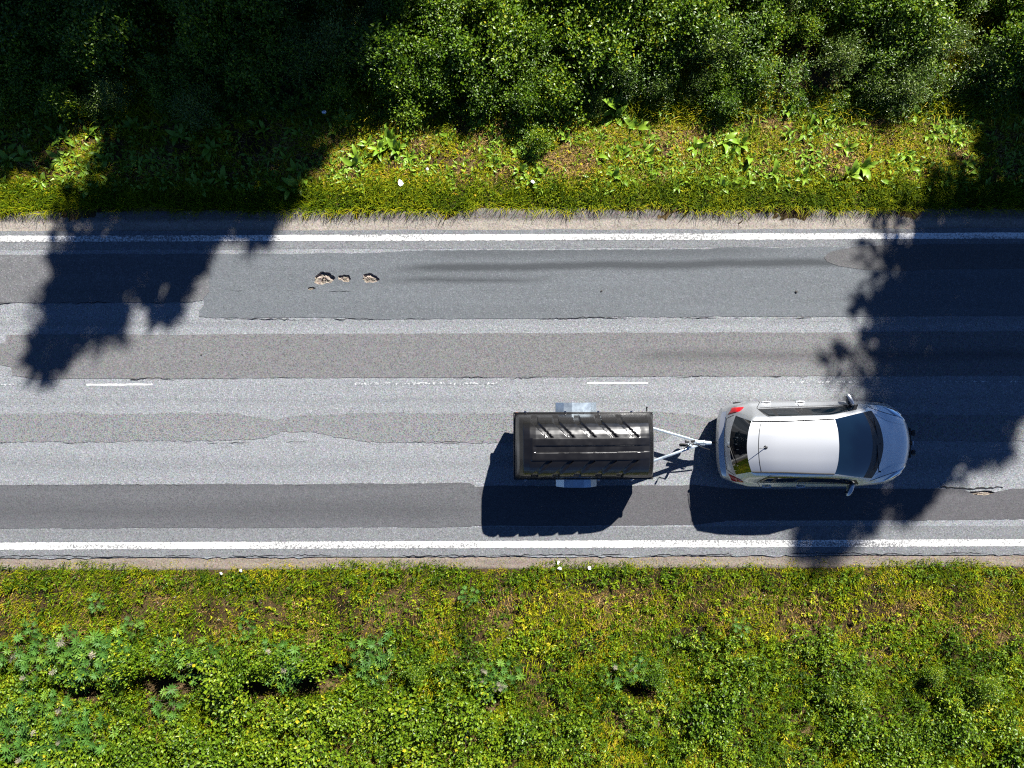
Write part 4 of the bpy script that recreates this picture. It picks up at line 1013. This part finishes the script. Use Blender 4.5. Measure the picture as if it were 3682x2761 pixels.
def lupin(px, py, sc, nl, nsp, label, group=None, lie=False):
    p = G(px, py, -.1); z = float(tz(p.x, p.y)); e = empty('lupin_plant', (p.x, p.y, z), rng.random() * 6.28, sc); tag(e, label, 'plant', group)
    tips = []
    for k in range(nl):
        a_ = k * 2.4 + rng.random() * .5; r_ = .05 + .30 * math.sqrt((k + .5) / nl); h = .36 - .45 * r_ + rng.uniform(-.05, .06)
        tips.append((math.cos(a_) * r_, math.sin(a_) * r_, h))
        link('leaf', PL[int(rng.integers(0, 5))], None, e, tips[-1], (math.sin(a_) * -.55 * r_ * 3 + rng.normal() * .15, math.cos(a_) * .55 * r_ * 3 + rng.normal() * .15, rng.random() * 6), rng.uniform(.85, 1.35))
    for k in range(nsp):
        a_ = rng.random() * 6.28; r_ = rng.uniform(.03, .22); q = (math.cos(a_) * r_, math.sin(a_) * r_, .28); tips.append(q)
        link('flower_spike', SP[k % 3], None, e, q, (rng.normal() * .35, rng.normal() * .35, 0), rng.uniform(.8, 1.15))
    link('stem', stems_mesh(rng, tips), m_twig, e)
LP = [(60, 2350, 2), (160, 2330, 1), (270, 2310, 2), (350, 2355, 2), (420, 2330, 1), (130, 2400, 2), (250, 2385, 2), (400, 2400, 3),  (600, 2350, 1), (690, 2400, 2), (750, 2345, 0),
      (100, 2540, 1), (45, 2600, 0), (200, 2560, 2), (290, 2530, 1), (600, 2545, 0), (190, 2660, 2), (60, 2720, 3), (120, 2690, 2), (270, 2690, 1), (330, 2640, 0), (20, 2660, 1), (180, 2740, 1)]
def lz(px, py, k):
    w = 'in the upper row at far left' if py < 2460 and px < 480 else 'in the row left of the aspen saplings' if py < 2460 else 'near the bottom left corner'
    f = 'lupin with pale seed heads' if k else 'leafy lupin without seed heads'
    return f + ' ' + w, f + 's ' + w
for (px, py, ns_) in LP: lupin(px, py, rng.uniform(1.0, 1.4), int(rng.integers(13, 19)), ns_ // 2, *lz(px, py, ns_ // 2))
for (px, py, ns_) in [(980, 2345, 2), (1030, 2370, 1), (1010, 2420, 2), (1080, 2400, 3), (1200, 2395, 1), (1310, 2350, 1), (1370, 2330, 0), (1340, 2400, 1)]:
    lupin(px, py, rng.uniform(1.0, 1.3), int(rng.integers(12, 17)), ns_ // 2, 'lupin in the second patch on the lower bank, left of middle', 'lupins left of middle')
for (px, py, ns_) in [(1730, 2410, 2), (1790, 2440, 3), (1750, 2470, 2), (1830, 2410, 0)]:
    lupin(px, py, rng.uniform(.8, 1.0), 13, ns_, 'lupin in the small clump on the lower bank below the trailer', 'lupins below the trailer')
for (px, py, ns_) in [(2215, 2420, 1), (2270, 2400, 1), (2330, 2410, 0)]:
    lupin(px, py, rng.uniform(.8, 1.0), 13, ns_, 'grey-green lupin in the clump on the lower bank right of the trailer shadow', 'lupins right of the trailer shadow')
for (px, py, s_, lb) in ((1685, 2135, .62, 'lone lupin close to the road below the trailer shadow'), (2665, 2245, .62, 'lone lupin in the brown patch below the car'), (360, 2160, .6, 'small lupin near the dirt shoulder at left'),
                         (480, 2250, .75, 'lupin at the upper edge of the left patch, with no flowers'), (890, 2255, .7, 'lupin on the brownish bank at left of middle'), (120, 2245, .7, 'small lupin above the far left patch')):
    lupin(px, py, s_, 14, 0, lb)

# ------------------------------------------------------------------ shrubs
def shrub_mesh(seed, R, H, ntw, nlf, L, asp, up=.5, spread=.20):
    """twigs fill the upper shell of a lumpy dome; leaves ring each twig"""
    r = np.random.default_rng(seed); C = []; D = []; Sd = []; A = []; tips = []
    for k in range(ntw):
        az = r.random() * 2 * math.pi; cz = r.random() ** .7; rr = math.sqrt(max(0, 1 - cz * cz)) * (.70 + .30 * math.sin(az * 3 + seed) + .20 * math.sin(az * 5 + 2 * seed) + .45 * r.random()); q = .55 + .45 * r.random() ** .5
        p = np.array([math.cos(az) * rr * R * q, math.sin(az) * rr * R * q, H * (.22 + .78 * cz * q)]); tips.append(p)
        od = unit(np.array([p[0], p[1], (p[2] - H * .2) * .9 + .1])); n = int(nlf * (.6 + .8 * r.random()))
        t = r.random(n)[:, None]
        c = p + od * (t - .6) * spread * 2.0 + r.normal(size=(n, 3)) * spread * .42
        d, s = rand_frame(n, up, r); d = unit(d + od * .6); s = unit(np.cross(np.cross(d, s), d)); C.append(c); D.append(d); Sd.append(s)
        A.append(np.clip(.30 + .35 * r.random() + .14 * r.normal(size=n) + .10 * (t[:, 0] - .5), 0, 1))
    C = np.concatenate(C); D = np.concatenate(D); Sd = np.concatenate(Sd); A = np.concatenate(A); n = len(C); Ls = L * r.uniform(.65, 1.25, n)
    V, F = quad_cards(C, D, Sd, Ls, Ls * asp * r.uniform(.8, 1.2, n))
    bm = bmesh.new()
    for p in tips[::2]: tube(bm, [(p[0] * .08, p[1] * .08, -.05), (p[0] * .5, p[1] * .5, p[2] * .55), tuple(p)], [.012, .008, .003], 4, False)
    return npmesh('foliage', V, F, attr=np.repeat(A, 4)), bm_mesh('stem', bm, smooth=False)
KIND = {}
def kind(name, mat, defs):
    KIND[name] = []
    for d in defs:
        f, s = shrub_mesh(*d); f.materials.append(mat); s.materials.append(m_twig); KIND[name].append((f, s))
kind('alder', m_alder, [(11, .62, 1.15, 95, 30, .070, .62), (12, .55, 1.0, 85, 30, .066, .62), (13, .75, 1.4, 120, 30, .074, .60)])
kind('willow', m_willow, [(21, .60, 1.1, 95, 40, .066, .30, .4), (22, .48, .9, 80, 40, .060, .32, .4), (23, .40, .75, 60, 38, .058, .32, .4)])
kind('sapling', m_sap, [(31, .52, .48, 60, 16, .072, .80, .5, .18), (32, .40, .40, 42, 16, .068, .82, .5, .17), (33, .64, .55, 75, 16, .076, .80, .5, .20)])
kind('yellow', m_yel, [(41, .42, .9, 60, 26, .058, .55)])
def shrub(name, kd, x, y, sc, label, cat='shrub', group=None, zoff=0.0):
    e = empty(name, (x, y, float(tz(x, y)) + zoff), rng.random() * 6.28, 1); e.scale = (sc * rng.uniform(.9, 1.12), sc * rng.uniform(.9, 1.12), sc * rng.uniform(.88, 1.1)); tag(e, label, cat, group)
    f, s = KIND[kd][int(rng.integers(0, len(KIND[kd])))]
    link('foliage', f, None, e); link('stem', s, None, e); return e
# thicket above the road: front row wavy, then rows behind
taken = []
def free(x, y, d): return all((x - a_) ** 2 + (y - b_) ** 2 > d * d for a_, b_ in taken)
front = lambda x: 6.35 + (vn(x, 2, .45, 5) - .5) * .9
for row_ in range(900):
    x = rng.uniform(-12.2, 12.6); y = rng.uniform(6.1, 10.2)
    if y < float(front(x)): continue
    gap = float(fbm(x, y, .55, 15)); dmin = .40 + .32 * sstep(.48, .62, gap)
    if not free(x, y, dmin): continue
    if -7.6 < x < -6.7 and y > 6.8: continue          # the lit gap at the upper left
    taken.append((x, y))
    kd = 'willow' if fbm(x, y, .5, 2) > .57 else 'alder'
    sc = rng.uniform(.75, 1.1) * (1.0 if y > 7 else .8)
    def tz_(lab, grp):
        q = ('shaded left corner', 'shaded part left of middle', 'sunny part above the trailer', 'sunny part above the car', 'right corner')[int(np.searchsorted([-8, -3, 4, 9], x))] + (', front edge' if y < 7.2 else '')
        return lab % q, 'shrub', grp % q
    if kd == 'willow': shrub('willow_shrub', kd, x, y, sc, *tz_('grey-green willow shrub in the upper thicket, %s', 'willow shrubs, %s'))
    else: shrub('alder_shrub', kd, x, y, sc, *tz_('green alder shrub in the upper thicket, %s', 'alder shrubs, %s'))
def at(px, py, z=0): p = G(px, py, z); return p.x, p.y
for (px, py, kd, sc, nm, lb) in ((2360, 110, 'yellow', .75, 'yellowing_shrub', 'shrub with yellow and orange leaves in the upper thicket, right of middle'),
    (2170, 190, 'willow', .9, 'willow_shrub', 'silvery willow shrub standing alone over a dark hollow, top middle'), (1460, 375, 'sapling', .75, 'aspen_sapling', 'pale round-leaved sapling at the edge of the thicket, left of middle'),
    (680, 370, 'willow', .8, 'willow_shrub', 'shaded round willow bush on the upper verge at left'), (1940, 480, 'alder', .55, 'alder_shrub', 'dark low bush jutting onto the upper verge in the middle'),
    (2640, 330, 'alder', .6, 'alder_shrub', 'green bush at the front of the thicket above the trailer drawbar')):
    x, y = at(px, py, .5); shrub(nm, kd, x, y, sc, lb)
# saplings on the lower bank
def bz(x): return ('among the lupins at far left', 'left of middle', 'below the trailer', 'below the car', 'at far right')[int(np.searchsorted([-7, -2, 3, 8], x))]
taken = []
for k in range(700):
    px = rng.uniform(-150, 3830); py = rng.uniform(2330, 2900); x, y = at(px, py, .1)
    lim = 2620 - 130 * float(vn(x, 1, .35, 7)) - (150 if px < 900 else 0)
    if py < lim or (float(fbm(x, y, .8, 6)) < .47) or not free(x, y, .60) or float(hollow(x, y)) > .1: continue
    taken.append((x, y)); shrub('aspen_sapling', 'sapling', x, y, rng.uniform(.7, 1.1), 'round-leaved aspen sapling at the bottom edge, ' + bz(x), 'shrub', 'bottom saplings, ' + bz(x))
for (px, py, sc) in ((470, 2385, 1.0), (590, 2380, .95), (700, 2375, .8), (860, 2385, .9), (960, 2380, .8), (1120, 2385, .9), (1490, 2440, .6), (2360, 2440, .7), (3000, 2500, .65), (3100, 2520, .7), (3380, 2440, .6), (3560, 2480, .7)):
    x, y = at(px, py, .1); e = shrub('alder_shrub' if px > 1400 else 'aspen_sapling', 'alder' if px > 1400 else 'sapling', x, y, sc * (.62 if px > 1400 else 1),
          'small dark green alder bush half way down the lower bank' if px > 1400 else 'aspen sapling beside the dark hollow on the lower bank, left', 'shrub', 'alder bushes on the lower bank' if px > 1400 else 'saplings by the hollow')
    if px < 1400: e.scale = (sc * .95, sc * .6, sc * 1.45)

# ------------------------------------------------------------------ litter, stones
def scrap(px, py, s, label, z=.10):
    p = G(px, py, z - .1); g = float(tz(p.x, p.y)); r = np.random.default_rng(int(px))
    P = [(math.cos(a_) * s * (.6 + .6 * r.random()), math.sin(a_) * s * (.6 + .6 * r.random()), .03 * r.random()) for a_ in np.linspace(0, 5.6, 7)]
    V = [(0, 0, .035)] + P; n = len(P); F = [(0, 1 + i, 1 + (i + 1) % n) for i in range(n)]
    V2 = [(q[0], q[1], q[2] - .004) for q in V]; F2 = [tuple(x_ + n + 1 for x_ in f[::-1]) for f in F]
    o = link('litter_scrap', npmesh('litter_scrap', np.array(V + V2), np.array(F + F2)), m_white, None, (p.x, p.y, g + z), (r.normal() * .3, r.normal() * .3, 0)); tag(o, label, 'litter')
scrap(1440, 660, .075, 'white crumpled scrap on the upper verge, left of middle')
scrap(1916, 658, .05, 'small white scrap on the upper verge near the middle')
scrap(1536, 605, .035, 'tiny white scrap among docks on the upper verge')
scrap(2005, 2020, .05, 'white scrap on the dirt shoulder below the trailer shadow', .03)
scrap(2012, 2042, .055, 'larger white scrap in the grass just below the dirt shoulder', .09)
scrap(2118, 2040, .045, 'white scrap in the grass, right of the other scraps', .09)
scrap(870, 2050, .04, 'white scrap in the grass at the lower left', .09)
scrap(800, 2058, .035, 'small white scrap left of another scrap, lower left', .09)
scrap(1151, 382, .05, 'white flower head in the dark thicket, upper left', .35)
m_stone = plain('dark_stone', (.05, .047, .044), .9, var=.4, vscale=40)
for (px, py, s, lb) in ((2163, 1046, .022, 'dark pebble on the upper lane above the trailer'), (2862, 1049, .03, 'dark pebble on the upper lane near the oval patch'), (725, 1275, .02, 'dark pebble on the brown strip, left')):
    bm = bmesh.new(); bmesh.ops.create_icosphere(bm, subdivisions=2, radius=s)
    for v_ in bm.verts: v_.co *= random.uniform(.75, 1.15); v_.co.z *= .6
    p = G(px, py); o = link('pebble', bm_mesh('pebble', bm, smooth=False), m_stone, None, (p.x, p.y, .008 + s * .45)); tag(o, lb, 'stone')
